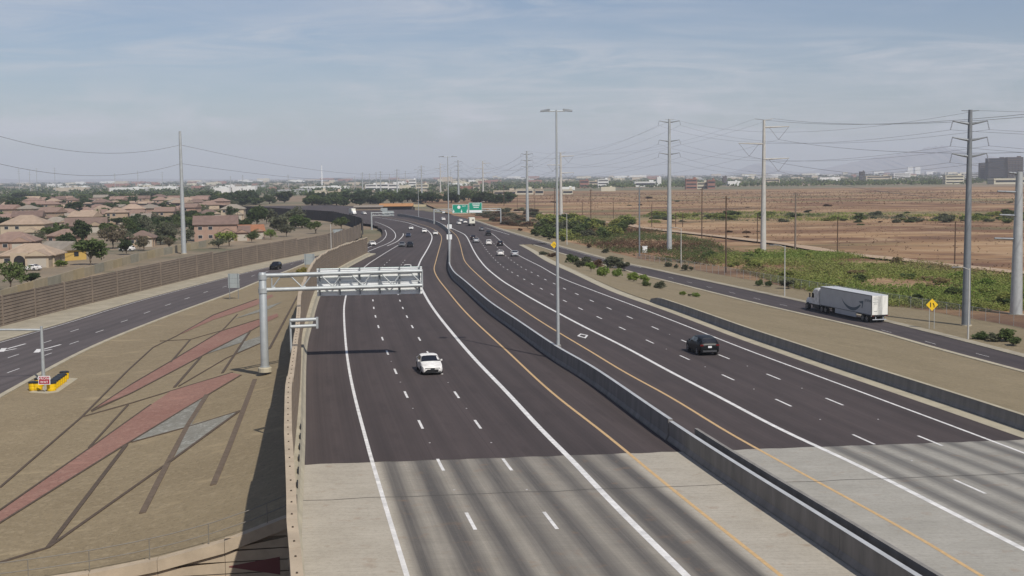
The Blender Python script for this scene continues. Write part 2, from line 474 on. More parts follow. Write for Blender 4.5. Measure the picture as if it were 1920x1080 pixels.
def inst(name, me, parent, loc=(0, 0, 0), rz=0., sc=1.):
    o = bpy.data.objects.new(name, me); C.objects.link(o); o.parent = parent
    o.location = loc; o.rotation_euler = (0, 0, rz); o.scale = (sc,) * 3 if isinstance(sc, (int, float)) else sc
    return o
def struct(mb, name, mats, parent=None, smooth=False):
    o = mb.build(name, mats, parent, smooth=smooth)
    if parent is None: o['kind'] = 'structure'
    return o
def text_mesh(txt, size, mat_, name='lettering', extrude=.004):
    cu = bpy.data.curves.new(name, 'FONT'); cu.body = txt; cu.size = size; cu.align_x = 'CENTER'; cu.align_y = 'CENTER'; cu.extrude = extrude; cu.resolution_u = 2
    ob = bpy.data.objects.new(name, cu); C.objects.link(ob)
    bpy.context.view_layer.update()
    me = bpy.data.meshes.new_from_object(ob.evaluated_get(bpy.context.evaluated_depsgraph_get()))
    bpy.data.objects.remove(ob); bpy.data.curves.remove(cu)
    me.materials.clear(); me.materials.append(mat_)
    return me
# ------------------------------------------------------------------ alignments, read off the photograph on the road levels
E1 = Curve([(763,1080),(730,972.5),(698.75,868.75),(682.5,810),(662.5,732.5),(650.5,665),(645,592.5),(647.5,560),(657,532),(682,502),(710,482),(746,460)], hr)
WL = Curve([(1287.5,1080),(1150,945),(1072.5,862.5),(1019,810),(950,735),(885,667.5),(822.5,592.5),(794,548),(785,522),(783,506),(788,490),(796.7,475),(806.7,456.7),(810,445),(806.7,436.7),(796.7,429),(785,425),(766.7,418.3),(746.7,414),(723,410),(706.7,407.5)], hr)
YL = Curve([(1465,1080),(1262.5,918.75),(1192.5,861.25),(1130,810),(1035,736.25),(950,657.5),(877.5,590),(835,540),(820,520),(814,505),(816.7,491.7),(821.7,473),(826.7,455),(828,445),(824,438),(812,429),(795,422.5),(770,415),(748,410.5),(723,407)], hr)
MBL = Curve([(1602.5,1080),(1480,995),(1370,920),(1275,852.5),(1217.5,810),(1100,720),(1035,679),(960,622.5),(910,585),(864,541),(846.7,525),(838.5,510),(837,498),(839,477),(841,450),(838,437),(823,424),(806.7,417.5),(790,413.5),(770,408.8),(748,405.8),(723,403.5)], hr)
YR = Curve([(1840,1080),(1727.5,1010),(1600,940),(1440,852.5),(1362.5,809.5),(1262.5,747.5),(1175,700),(1105,657.5),(1050,625),(1000,593.75),(937.5,550),(921.7,538),(903,521.7),(885,505),(873,491.7),(868,480),(864,463),(860,450),(855,441),(844,431)], hr)
WR = Curve([(1920,1030),(1752.5,945),(1610,872.5),(1471,809),(1350,745),(1262.5,700),(1175,652.5),(1100,615),(1050,588.75),(1000,561.25),(958,536.7),(940,525),(915,505),(900,488),(890,473),(881.7,456.7),(876.7,446.7),(870,439),(855,431.7),(838,424),(816.7,417),(790,409.5),(760,404.5)], hr)
ER = Curve([(1920,849.5),(1852.7,824),(1765,791),(1688,762.5),(1620,737),(1538,706.8),(1485.5,687.3),(1432.7,668),(1380,648),(1275,606.5),(1200,577.5),(1150,558.75),(1100,540),(1050,520),(1012.5,499),(975,480),(952.5,464),(925,440),(907.5,430)], hr)
AL = Curve([(563,1080),(571,876),(573,810),(575,667.5),(585,612.5),(601,555),(622,525),(652.5,502.5),(682.5,486),(700,477.5),(717.5,472)], hr)
AR = Curve([(1897,814),(1787,775),(1688,741),(1620,717.5),(1538,689.5),(1462,662.5),(1380,633.5),(1350,622),(1250,583.5),(1150,548),(1075,513),(1025,490),(995,471),(975,460),(962,454)], hr)
RL = Curve([(1920,696),(1762,654),(1650,622),(1537,595.6),(1425,570),(1312,542),(1275,532.5),(1200,514),(1175,507),(1100,488),(1050,474),(1025,466),(985,454),(960,446)], hq)
RRt = Curve([(1920,670.6),(1800,639),(1665,605),(1519,570),(1425,549.5),(1312,525),(1275,517),(1200,500.5),(1150,490),(1050,463),(1000,449),(950,434),(920,424),(900,417),(880,411),(860,406),(840,402),(810,397.5),(780,394),(740,390.5),(700,388.5)], hq)
LL = Curve([(0,640),(125,604),(250,566),(425,520),(480,506),(570,486),(610,475),(678,461),(690,456.5),(706.7,449),(716,441.7),(716.7,433),(711.7,426.7),(703,421.7)], hl, extra=[(-60,545),(-66,570),(-82,630),(-107,676),(-130,725),(-186,820),(-234,872)])
LR = Curve([(0,741),(150,660),(287.5,602.5),(425,552),(485,527.5),(537.5,508),(600,483),(645,476),(690,473.5)], hl)
WB = Curve([(0,614),(120,582.5),(282,542.5),(425,507.5),(510,489),(620,467.5)], hl, extra=[(-56,480),(-61,520),(-69,555),(-88,628),(-113,674),(-136,723),(-192,818),(-240,872),(-320,915),(-450,950)])

NWO = ((20, .5), (34, .24), (39, 0), (43, -.1), (48.5, -.27), (55, -.48), (58, -.54), (66, -.7), (81, -.62), (94, -.52), (109, -.52), (126, -.7), (147, -.85), (187, -.95), (338, -1.0))
def NWX(y): return AL(y) + (itp(y, NWO) if y > 20 else .5 + (20 - y) * .017)            # centre line of the freeway-side noise wall
def par_in(y): return NWX(y) + .14
def par(y): return NWX(y) - .2                                                           # its outer face
def rb_in(y): return AR(y) + itp(y, ((60, 1.25), (200, 1.3)))                            # road face of the right barrier
def y_wall(x): return 65.2 + .16 * (x + 12)
def zg(x, y):                               # planted embankment between the exit ramp and the freeway
    o = max(0, par(y) - x); Wd = max(3, par(y) - LR(y))
    top = itp(y, ((60, -1.5), (66, -1.5), (112, -.6))) if y < 112 else hr(y) - .3
    base = itp(y, ((60, -5.0), (66, -5.0), (112, -4.4), (150, -4.3), (300, -4.7)))
    lam = itp(y, ((60, 8), (66, 8), (112, 16), (200, 10), (330, 4)))
    z = base + (top - base) * math.exp(-o / lam)
    w = sstep(.7, 1, o / Wd)
    return z * (1 - w) + (hl(y) - .02) * w
def zs(x, y):                               # bank between the right barrier and the on-ramp
    a, b = rb_in(y) + .35, RL(y)
    t = min(1, max(0, (x - a) / max(.5, b - a)))
    top = hr(y) + itp(y, ((60, .35), (160, .1), (300, 0)))
    return top + (hq(y) - .02 - top) * (1 - (1 - t) ** 1.35)

# ------------------------------------------------------------------ ground
b = MB()
xs = [-16000, -9000, -5000, -2500, -1200, -600, -300, -150, 0, 150, 300, 600, 1200, 2500, 5000, 9000, 16000]
ys = [-400, 40, 100, 200, 400, 700, 1200, 2000, 3500, 6000, 10000, 20000]
b.sheet([[(x, y, -6.75) for x in xs] for y in ys])
struct(b, 'ground', PLAIN)
# desert flat beside the on-ramp
b = MB(); rows = []
for y in [20, 60, 100, 120, 140, 160, 180, 200, 225, 250, 275, 300, 325, 350, 375, 400, 430, 460, 500, 560, 620, 700, 800, 950, 1100, 1300, 1500, 1750]:
    x0 = RRt(y) + .2 if y < 700 else RRt(700) - (y - 700) * .12
    z0 = (hq(y) if y < 700 else -5.6) - .06
    rows.append([(x0 + d, y, z0 + (GR - z0) * min(1, d / 14) + (.25 * math.sin(x0 * .05 + d * .03 + y * .021) * min(1, d / 40))) for d in (0, 2, 5, 9, 14, 22, 34, 50, 75, 110, 160, 230, 330, 470, 660, 900, 1200)] + [(x0 + 1250, y, -7.2)])
rows.append([(p[0], p[1] + 40, -7.2) for p in rows[-1]])
b.sheet(rows); struct(b, 'desert_ground', DESERT, smooth=True)
# roadside gravel strip beside the on-ramp, lying on the desert
b = MB(); rows = []
for y in np.arange(60, 520, 6):
    w = itp(y, ((60, 15), (180, 15.5), (230, 11), (300, 9), (420, 8), (520, 6)))
    rows.append([(RRt(y) + w * t, y, (hq(y) if y < 700 else -5.6) + .02 - .04 * t + .02) for t in (0, .12, .3, .55, .8, 1)])
b.sheet(rows); struct(b, 'roadside_strip', GRAVEL_R)
# ground of the housing area
b = MB(); rows = []
for y in [30, 60, 90, 120, 150, 180, 220, 260, 300, 340, 380, 420, 470, 520, 580, 640, 700, 760, 830, 900, 980, 1080]:
    x1 = (WB(y) if y < 900 else WB(900)) - .4
    rows.append([(-1500, y, -7.1)] + [(x1 + d, y, gl(y)) for d in (-1200, -800, -500, -330, -220, -140, -90, -50, -20, -8)] + [(x1 - 2, y, gl(y) + .05), (x1 + .2, y, gl(y) + .05)])
rows.append([(p[0], 1140, -7.2) for p in rows[-1]])
b.sheet(rows)
def make_suburb():
    n = NT('suburb_soil', .95)
    a = n.noise(n.obj, .03, 6, .65); c2 = n.noise(n.obj, .4, 5, .7)
    c = n.mix(n.rng(a, .40, .6), (.25, .19, .125), (.16, .13, .085))
    c = n.mix(n.op('MULTIPLY', n.rng(a, .55, .68), .7), c, (.075, .09, .04))
    c = n.mix(n.op('MULTIPLY', n.rng(c2, .5, .7), .4), c, (.30, .24, .17))
    return n.done(c)
struct(b, 'residential_ground', make_suburb())
# embankment
b = MB(); NC, NR = 26, 110; rows = []
cols = [j / NC for j in range(NC + 1)]
for i in range(NR + 1):
    r = (i / NR) ** 1.5; row = []
    for c in cols:
        y0 = 62.
        for _ in range(6): y0 = y_wall(LR(y0) + .25 + (par(y0) + .1 - LR(y0) - .25) * c)
        y = y0 + (345 - y0) * r
        x = LR(y) + .25 + max(.6, par(y) + .1 - LR(y) - .25) * c
        row.append((x, y, zg(x, y) - .0))
    rows.append(row)
b.sheet(rows); EMB = struct(b, 'embankment', GRAVEL, smooth=True)
def on_emb(px, py, lift=0.):
    p = onf(px, py, zg); p.z += lift; return p
def px_patch(poly, lift, mat_, name):
    bm = bmesh.new()
    bm.faces.new([bm.verts.new((x, y, 0)) for x, y in poly])
    bmesh.ops.triangulate(bm, faces=bm.faces[:])
    for _ in range(3):
        L = [e for e in bm.edges if e.calc_length() > 22]
        if not L: break
        bmesh.ops.subdivide_edges(bm, edges=L, cuts=1, use_grid_fill=True)
        bmesh.ops.triangulate(bm, faces=[f for f in bm.faces if len(f.verts) > 3])
    for v in bm.verts:
        v.co = on_emb(v.co.x, v.co.y, lift)
    bmesh.ops.recalc_face_normals(bm, faces=bm.faces[:])
    if sum(f.normal.z for f in bm.faces) < 0: bmesh.ops.reverse_faces(bm, faces=bm.faces[:])
    me = bpy.data.meshes.new(name); bm.to_mesh(me); bm.free(); me.materials.append(mat_)
    o = bpy.data.objects.new(name, me); C.objects.link(o); o.parent = EMB
    return o
for poly in ([(-40,986),(0,960),(167,843),(283,760),(320,734),(435,700),(452,703),(395,737),(340,770),(233,835),(0,982),(-40,1006)],
             [(172,769),(250,720),(320,679),(415,622),(485,600),(520,588),(522,594),(486,611),(470,620),(400,655),(375,669),(250,735)],
             [(332,630),(400,592),(440,577),(482,562),(510,552),(512,556),(480,573),(440,587),(400,600)]):
    px_patch(poly, .045, PINK, 'pink_gravel_panel')
for poly in ([(247,829),(340,772),(386,742),(380,760),(357,800)], [(450,772),(327,858),(355,798)],
             [(385,665),(470,621),(458,641)], [(445,662),(458,641),(487,631),(489,643)], [(440,598),(500,575),(530,566),(500,582)]):
    px_patch(poly, .045, GREY, 'grey_gravel_panel')
EDGE = mat('edging_dark', (.085, .062, .045), .95, .2, 3)
EDGEB = mat('edging_brown', (.125, .092, .066), .95, .2, 3)
def px_strip(pts, w, name='edging_strip', mat_=None):
    P = []
    for (a, c), (d, e) in zip(pts, pts[1:]):
        n = max(2, int(math.hypot(d - a, e - c) / 14))
        for k in range(n): P.append(on_emb(a + (d - a) * k / n, c + (e - c) * k / n))
    P.append(on_emb(*pts[-1]))
    secs = []
    for i, p in enumerate(P):
        d = P[min(i + 1, len(P) - 1)] - P[max(i - 1, 0)]; s_ = Vector((-d.y, d.x, 0)).normalized() * w / 2
        secs.append([(p - s_) + Vector((0, 0, -.05)), (p - s_) + Vector((0, 0, .075)), (p + s_) + Vector((0, 0, .075)), (p + s_) + Vector((0, 0, -.05))])
    b = MB(); b.loft(secs); return b.build(name, mat_ or EDGE, EMB)
for pts, w in (([(0,915),(153,783),(240,695),(287,652),(332,630),(400,591),(482,561)], .17), ([(0,1056),(90,1028),(310,873),(450,771)], .2), ([(90,1028),(237,835)], .28),
               ([(267,963),(315,868),(353,797),(388,741)], .38), ([(400,910),(430,838),(462,755),(478,712)], .38), ([(152,783),(245,757),(320,734),(436,699)], .17),
               ([(167,840),(240,760)], .17), ([(320,680),(357,637)], .2), ([(327,727),(377,670)], .24), ([(335,725),(425,672),(487,645)], .12), ([(417,700),(470,620)], .24),
               ([(417,620),(445,590)], .17), ([(505,655),(560,552)], .26), ([(-30,978),(167,842),(283,759)], .14), ([(-20,994),(233,836),(340,771),(395,738),(452,704)], .14),
               ([(172,770),(250,719),(320,678),(415,621),(485,599)], .14), ([(172,772),(250,736),(375,670),(470,621),(486,612)], .14), ([(300,640),(357,637),(417,620)], .12),
               ([(247,830),(357,800),(450,771)], .14)):
    px_strip(pts, w, mat_=EDGEB if w > .3 else EDGE)
# right bank
b = MB(); rows = []
for y in np.concatenate([np.arange(40, 200, 5), np.arange(200, 401, 8)]):
    x0, x1 = rb_in(y) + .2, RL(y) - .2
    if x1 < x0 + .4: x1 = x0 + .4
    rows.append([(x0 + (x1 - x0) * t, y, zs(x0 + (x1 - x0) * t, y)) for t in (0, .08, .2, .35, .5, .65, .8, .92, 1)])
b.sheet(rows); struct(b, 'roadside_bank', GRAVEL_R, smooth=True)

# ------------------------------------------------------------------ roads
def add_uv(o, uvs):
    l = o.data.uv_layers.new(name='UVMap'); vi = np.empty(len(o.data.loops), np.int32); o.data.loops.foreach_get('vertex_index', vi)
    l.data.foreach_set('uv', np.array(uvs, np.float32)[vi].ravel())
PB1, PB2 = onf(570, 871, lambda x, y: hr(y)), onf(1920, 824.5, lambda x, y: hr(y))
def y_b(x): return PB1.y + (PB2.y - PB1.y) * (x - PB1.x) / (PB2.x - PB1.x) + .07 * math.sin(x * 2.3) + .06 * math.sin(x * 5.1 + 1)
def road_sheet(name, fl, fr, rows_y, mat_, ref, hf, nc=30, skew=1., lift=0.):
    b = MB(); rows = []; uv = []
    for Y in rows_y:
        row = []
        for j in range(nc + 1):
            c = j / nc; y = Y
            if skew is not None:
                for _ in range(4):
                    x = fl(y) + (fr(y) - fl(y)) * c
                    k = 1 if Y <= 72 else max(0, 1 - (Y - 72) / 50)
                    y = Y + (y_b(x) - 72) * k
            x = fl(y) + (fr(y) - fl(y)) * c
            row.append((x, y, hf(y) + lift)); uv.append((x - ref(y), y))
        rows.append(row)
    b.sheet(rows); o = struct(b, name, mat_); add_uv(o, uv); return o
NOSE_L, NOSE_R = 345., 398.
def mid(y): return MBL(y) + .6
def fl_left(y): return AL(y) if y < NOSE_L - 8 else (LL(y) if y > NOSE_L + 8 else AL(y) + (LL(y) - AL(y)) * sstep(NOSE_L - 8, NOSE_L + 8, y))
def fr_right(y): return AR(y) if y < NOSE_R - 6 else (RRt(y) if y > NOSE_R + 6 else AR(y) + (RRt(y) - AR(y)) * sstep(NOSE_R - 6, NOSE_R + 6, y))
yr_ = list(np.concatenate([np.arange(72, 160, 2), np.arange(160, 480, 3), np.arange(480, 1000, 8)]))
yd_ = list(np.concatenate([np.arange(-60, 40, 10), np.arange(40, 73, 2)]))
ROADL = road_sheet('freeway_left', fl_left, mid, yr_, ASPH, E1, hr)
ROADR = road_sheet('freeway_right', mid, fr_right, yr_, ASPH, WR, hr)
DECKL = road_sheet('bridge_deck_left', lambda y: min(par_in(y) - .1, AL(y)), lambda y: mid(y) + .1, yd_, DECK, E1, hr)
DECKR = road_sheet('bridge_deck_right', lambda y: mid(y) + .85, lambda y: rb_in(y) + .1, yd_, DECK2, lambda y: WR(y) - 3.7, hr)
# deck edge girders so that the bridge is solid from the side
b = MB()
for fx, s in ((lambda y: par(y) + .1, 1), (lambda y: rb_in(y) + .3, -1)):
    b.sheet([[(fx(y), y, hr(y) - .03), (fx(y), y, hr(y) - 1.9), (fx(y) + 3 * s, y, hr(y) - 1.9)] for y in np.arange(-60, 66, 6)])
b.build('fascia', CONCT, DECKL)
RAMPL = road_sheet('exit_ramp', LL, LR, list(np.arange(40, 340, 4)), ASPH2, LL, hl, 8, None)
RAMPR = road_sheet('on_ramp', RL, RRt, list(np.arange(40, 400, 4)), ASPH3, lambda y: RL(y) + .6, hq, 8, None)
def strip(name, f0, f1, y0, y1, hf, h, mat_, parent=None, step=4, drop=.3):
    b = MB(); secs = []
    for y in np.arange(y0, y1 + .01, step):
        a, c, z = f0(y), f1(y), hf(y)
        secs.append([(a, y, z - drop), (a, y, z + h), (c, y, z + h), (c, y, z - drop)])
    b.loft(secs); o = b.build(name, mat_, parent)
    if parent is None: o['kind'] = 'structure'
    return o
strip('gutter_right', lambda y: AR(y) - .01, lambda y: rb_in(y) + (.02 if y < 172 else itp(y, ((172, .3), (300, .6), (NOSE_R, .1)))), 74, NOSE_R - 4, hr, .012, CONCW)
strip('sidewalk_left', lambda y: WB(y) + .1, lambda y: LL(y) - .5, 60, 420, hl, .12, SHOULDER)
strip('kerb_ramp_left', lambda y: LL(y) - .5, lambda y: LL(y) + .02, 60, 420, hl, .10, CONCW)
strip('kerb_ramp_inner', lambda y: LR(y) - .02, lambda y: LR(y) + .55, 60, 335, hl, .11, CONCW)
strip('kerb_onramp_inner', lambda y: RL(y) - .75, lambda y: RL(y) + .02, 60, 392, hq, .10, CONCW)
strip('kerb_onramp_outer', lambda y: RRt(y) - .02, lambda y: RRt(y) + 1.5, 60, 640, lambda y: hq(y), .08, SHOULDER)
# gore pavings
b = MB(); b.prism([(AL(322) - .3, 322), (AL(340) + .5, 345), (AL(345) - 4, 348), (AL(330) - 3.5, 330)], hr(335) - .3, hr(330) + .05)
tag(b.build('gore_paving', CONCW), kind='structure')

# markings
def line(f, y0, y1, w, mat_, parent, name, step=3., hf=hr, lift=.006):
    b = MB(); rows = []
    for y in np.append(np.arange(y0, y1, step), y1):
        t = f.tan(y) if isinstance(f, Curve) else Vector((f(y + 1) - f(y - 1), 2, 0)).normalized()
        nx = Vector((t.y, -t.x, 0)) * w / 2
        p = Vector((f(y), y, 0))
        rows.append([((p - nx).x, (p - nx).y, hf((p - nx).y) + lift), ((p + nx).x, (p + nx).y, hf((p + nx).y) + lift)])
    b.sheet(rows); return b.build(name, mat_, parent)
line(E1, -40, 400, .22, WHITEP, ROADL, 'edge_line'); line(WL, -40, 700, .34, WHITEP, ROADL, 'solid_lane_line')
line(YL, -40, 700, .2, YELLOWP, ROADL, 'yellow_line'); line(YR, -40, 560, .2, YELLOWP, ROADR, 'yellow_line')
line(WR, -40, 640, .32, WHITEP, ROADR, 'solid_lane_line'); line(ER, -40, 500, .2, WHITEP, ROADR, 'edge_line')
def px_line(pts, hf, w, mat_, parent, name):
    P = [onf(a, c, lambda x, y: hf(y)) for a, c in crom(pts, 5)]
    rows = []
    for i, p in enumerate(P):
        d = P[min(i + 1, len(P) - 1)] - P[max(i - 1, 0)]; n = Vector((d.y, -d.x, 0)).normalized() * w / 2
        rows.append([(p.x - n.x, p.y - n.y, hf(p.y - n.y) + .008), (p.x + n.x, p.y + n.y, hf(p.y + n.y) + .008)])
    b = MB(); b.sheet(rows); return b.build(name, mat_, parent)
px_line([(684,474),(706,465),(728,456),(740,447.5),(741,438),(733,429),(718,421),(703,416)], hr, .25, WHITEP, ROADL, 'edge_line')
px_line([(684,467),(702,459),(718,450),(724.5,440),(722,431)], hr, .2, WHITEP, ROADL, 'edge_line')
px_line([(726,461),(744,453),(755,443),(756,438)], hr, .3, WHITEP, ROADL, 'gore_line')
px_line([(955,440),(935,434),(910,427)], hr, .25, WHITEP, ROADR, 'gore_line')
line(LL, 70, 330, .14, WHITEP, RAMPL, 'edge_line', hf=lambda y: hl(y)) if False else line(lambda y: LL(y) + .55, 60, 330, .13, WHITEP, RAMPL, 'edge_line', hf=hl)
def dash(f, y, L, w, parent, hf=hr): line(f, y - L / 2, y + L / 2, w, WHITEP, parent, 'lane_dash', 1.2, hf)
def at_road(q): return onf(q[0], q[1], lambda x, y: hr(y))
L1 = [(882.5,976.75),(825.75,871.25),(788.75,795.75),(761.25,739.75),(741.5,696.25),(726.25,661.25),(717,635),(709.5,612.5),(704,593.25),(700.75,577.25),(699.25,563.25)]
L2 = [(1032,975.5),(950.75,870.75),(895.75,795.5),(856.25,740.25),(826,697),(803,662.5),(786.25,635.5),(773,612.5),(763,593.75),(755.25,577.5),(750,563.75)]
R1 = [(1817.5,912),(1618.75,823.75),(1468.75,755),(1365,707.5),(1283.75,670.5),(1218.25,640.5),(1166.75,615.75),(1123.5,595.5),(1088.25,578.75),(1059,564.25),(1035,552),(1015,541.25),(997.5,532.5),(983,523.75),(970.75,517),(960,510.5),(951.5,505.5),(944,500.75)]
R2 = [(1743.75,826.25),(1564.25,753),(1450,706.25),(1357.5,669),(1285,640.5),(1228.5,615),(1180.5,595),(1142,578.25),(1109.25,564),(1081.5,551.25),(1058.25,541.25),(1039.25,531.75),(1022.5,524.25),(1008.75,517),(996.75,510.5),(986.25,505.5),(977.5,500.75)]
for T, par_, k in ((L1, ROADL, 0), (L2, ROADL, 0), (R1, ROADR, 1), (R2, ROADR, 1)):
    P = sorted([at_road(q) for q in T], key=lambda p: p.y)
    yy = [p.y for p in P]; xx = [p.x for p in P]
    def f(y, yy=yy, xx=xx):
        if y < yy[0]: return xx[0] + (xx[1] - xx[0]) / (yy[1] - yy[0]) * (y - yy[0])
        if y > yy[-1]: return xx[-1] + (xx[-1] - xx[-3]) / (yy[-1] - yy[-3]) * (y - yy[-1])
        return float(np.interp(y, yy, xx))
    for y in yy: dash(f, y, 3.05, .17, par_)
    for k2 in range(1, 7): dash(f, yy[0] - 12.1 * k2, 3.05, .17, par_)
    if k == 0:
        e, w_ = E1, WL; fr = (xx[-1] - e(yy[-1])) / (w_(yy[-1]) - e(yy[-1]))
        for k2 in range(1, 12):
            y = yy[-1] + 12.1 * k2; dash(lambda q: e(q) + (w_(q) - e(q)) * fr, y, 3.05, .17, par_)
    else:
        e = WR; dx = xx[-1] - e(yy[-1])
        for k2 in range(1, 14): dash(lambda q: e(q) + dx, yy[-1] + 12.1 * k2, 3.05, .17, par_)
for q in [(140,619.5),(87.5,641),(25,667.5),(421,537.5),(385.75,547.5),(350.75,559.25),(315,571.25),(275.75,585.75),(233,602),(187,621),(139,642.5),(87.5,665),(25,695)]:
    p = onf(*q, lambda x, y: hl(y)); dash(lambda y, p=p: p.x + (y - p.y) * LL.s0 * .6, p.y, 3.05, .13, RAMPL, hl)
for k in range(1, 9):
    y = 242 + 12.2 * k; dash(lambda q: (LL(q) + LR(q)) / 2, y, 3.05, .13, RAMPL, hl)
for q in [(1372.5,548.75),(1419,560),(1469,572),(1662,621),(1744.5,642.5),(1842,665.75),(1330,538.5),(1293,529.5),(1258,521)]:
    p = onf(*q, lambda x, y: hq(y)); dash(lambda y, p=p: (RL(y) + RRt(y)) / 2 + (p.x - (RL(p.y) + RRt(p.y)) / 2), p.y, 3.05, .09, RAMPR, hq)
line(lambda y: RRt(y) - .45, 300, 640, .12, WHITEP, RAMPR, 'edge_line', hf=hq)
# turn arrows on the exit ramp
def ramp_px(q): return onf(q[0], q[1], lambda x, y: hl(y))
for dx, dy in ((0, 0), (66, 1.5)):
    b = MB()
    def stroke(a, c, w):
        p, q = ramp_px((a[0] + dx, a[1] + dy)), ramp_px((c[0] + dx, c[1] + dy)); n = (q - p); n = Vector((n.y, -n.x, 0)).normalized() * w / 2
        b.sheet([[(p - n) + Vector((0, 0, .007)), (p + n) + Vector((0, 0, .007))], [(q - n) + Vector((0, 0, .007)), (q + n) + Vector((0, 0, .007))]])
    stroke((48, 644.5), (14, 653.8), .3); stroke((2, 659), (31, 653.6), .28); stroke((2, 659.5), (8, 652.8), .62)
    b.build('turn_arrow', WHITEP, RAMPL)
# carpool diamond on the right carriageway
D = [at_road(q) for q in ((1082,630),(1088,625.5),(1103,628.5),(1098,634.5))]
cen = sum(D, Vector()) / 4
b = MB()
for i in range(4):
    p, q = D[i], D[(i + 1) % 4]; b.add([p + Vector((0, 0, .007)), q + Vector((0, 0, .007)), q.lerp(cen, .4) + Vector((0, 0, .007)), p.lerp(cen, .4) + Vector((0, 0, .007))], [(0, 1, 2, 3)])
b.build('diamond_marking', WHITEP, ROADR)
# lane reflectors
b = MB()
REFL = mat('reflector', (.45, .43, .42), .4)
me_ref = MB().box((0, 0, .012), (.1, .1, .024)).mesh('lane_reflector', REFL)
for T, par_ in ((R1, ROADR), (R2, ROADR), (L1, ROADL), (L2, ROADL)):
    P = sorted([at_road(q) for q in T], key=lambda p: p.y)[:6]
    for a, c in zip(P, P[1:]):
        m_ = a.lerp(c, .5); inst('lane_reflector', me_ref, par_, (m_.x, m_.y, hr(m_.y)))
# deck joints
JOINT = mat('joint_dark', (.06, .055, .05), .9)
for o, fl_, fr_, yy in ((DECKL, par_in, mid, 63.6), (DECKL, par_in, mid, 36.), (DECKR, lambda y: mid(y) + .9, rb_in, 63.6), (DECKR, lambda y: mid(y) + .9, rb_in, 36.)):
    b = MB(); rows = []
    for j in range(13):
        c = j / 12; y = yy
        for _ in range(4):
            x = fl_(y) + (fr_(y) - fl_(y)) * c; y = yy + (y_b(x) - 72)
        rows.append([(x, y - .04, hr(y - .04) + .006), (x, y + .04, hr(y + .04) + .006)])
    b.sheet(rows); b.build('deck_joint', JOINT, o)

# cross street under the bridge
b = MB(); b.sheet([[(x, y - x * .16, -6.6) for x in (-200, -100, 0, 100, 200)] for y in (8, 30, 56)])
st = struct(b, 'cross_street', ASPH2); add_uv(st, [(v.co.y, v.co.x) for v in st.data.vertices])
for y in (32, 34.2): 
    b = MB(); b.box((0, y, -6.592), (180, .15, .006), math.atan(-.16)); b.build('yellow_line', YELLOWP, st)

# ------------------------------------------------------------------ barriers and parapets
def profile_run(fx, y0, y1, hf, prof, parent, name, mat_, seg, gap=.02, org=(0, 0, 0), step=2.5):
    y = y0; n = 0
    while y < y1 - .5:
        ye = min(y1, y + seg); secs = []
        for k in np.linspace(y + gap / 2, ye - gap / 2, max(2, int((ye - y) / step) + 1)):
            t = Vector((fx(k + 1) - fx(k - 1), 2, 0)).normalized(); nx = Vector((t.y, -t.x, 0))
            c = Vector((fx(k), k, hf(k)))
            pr_ = prof(k) if callable(prof) else prof
            secs.append([c + nx * a + Vector((0, 0, z)) for a, z in pr_])
        b = MB(); b.loft(secs); b.build(name, mat_, parent, org); y = ye; n += 1
    return n
JERSEY = lambda h, w=.62, t=.26: [(-w / 2, -.15), (w / 2, -.15), (w / 2, .08), (w / 2 - .13, .33), (t / 2, h), (-t / 2, h), (-w / 2 + .13, .33), (-w / 2, .08)]
MBC = lambda y: MBL(y) + .60
P0 = Vector((MBC(76), 76, hr(76)))
mb_ = thing('median_barrier', P0, 'long grey concrete median barrier curving between the two carriageways', 'barrier')
profile_run(MBC, 76, 700, hr, JERSEY(1.3), mb_, 'barrier_segment', CONCG, 12.2, .03, P0)
P0 = Vector((MBC(-40), -40, hr(-40)))
m2 = thing('bridge_barrier', P0, 'grey concrete bridge barrier with pale cap beside the approaching lanes', 'barrier')
profile_run(MBC, -40, 75.9, hr, JERSEY(1.2, .5, .26), m2, 'barrier_segment', CONCG, 18.3, .03, P0)
P0 = Vector((MBC(-40) + .95, -40, hr(-40)))
m3 = thing('bridge_barrier', P0, 'narrow grey bridge barrier beside the departing lanes, next to the deck gap', 'barrier')
profile_run(lambda y: MBC(y) + .95, -40, 74, hr, JERSEY(1.12, .42, .2), m3, 'barrier_segment', CONCG, 18.3, .03, P0)
b = MB(); b.sheet([[(MBC(y) - .1, y, hr(y) - 1.2), (MBC(y) + 1.1, y, hr(y) - 1.2)] for y in np.arange(-40, 77, 6)]); b.build('gap_floor', BLACKT, m2, Vector((MBC(-40), -40, hr(-40))))
# pale cap strips along the barrier tops
CAP = mat('concrete_cap', (.42, .43, .44), .8, .12, 1.)
for root, fx, y0, y1, h, w in ((mb_, MBC, 76, 700, 1.3, .25), (m2, MBC, -40, 75.9, 1.2, .25)):
    profile_run(fx, y0, y1, hr, [(-w / 2, h + .002), (w / 2, h + .002), (w / 2, h + .012), (-w / 2, h + .012)], root, 'cap', CAP, 61, .0, root.location)
RBC = lambda y: rb_in(y) + .2
P0 = Vector((RBC(40), 40, hr(40)))
m4 = thing('roadside_barrier', P0, 'low grey concrete barrier along the gravel bank beside the departing lanes', 'barrier')
def rbp(y):
    h = .92 * (1 - .55 * sstep(166, 172, y)); return [(-.22, -.2), (.2, -.2), (.2, h), (-.08, h), (-.12, .3), (-.22, .08)]
profile_run(RBC, 30, 171, hr, rbp, m4, 'barrier_segment', CONCG, 12.2, .03, P0)
profile_run(RBC, 30, 166, hr, [(-.1, .922), (.22, .922), (.22, .936), (-.1, .936)], m4, 'cap', CONCW, 34, 0, P0)
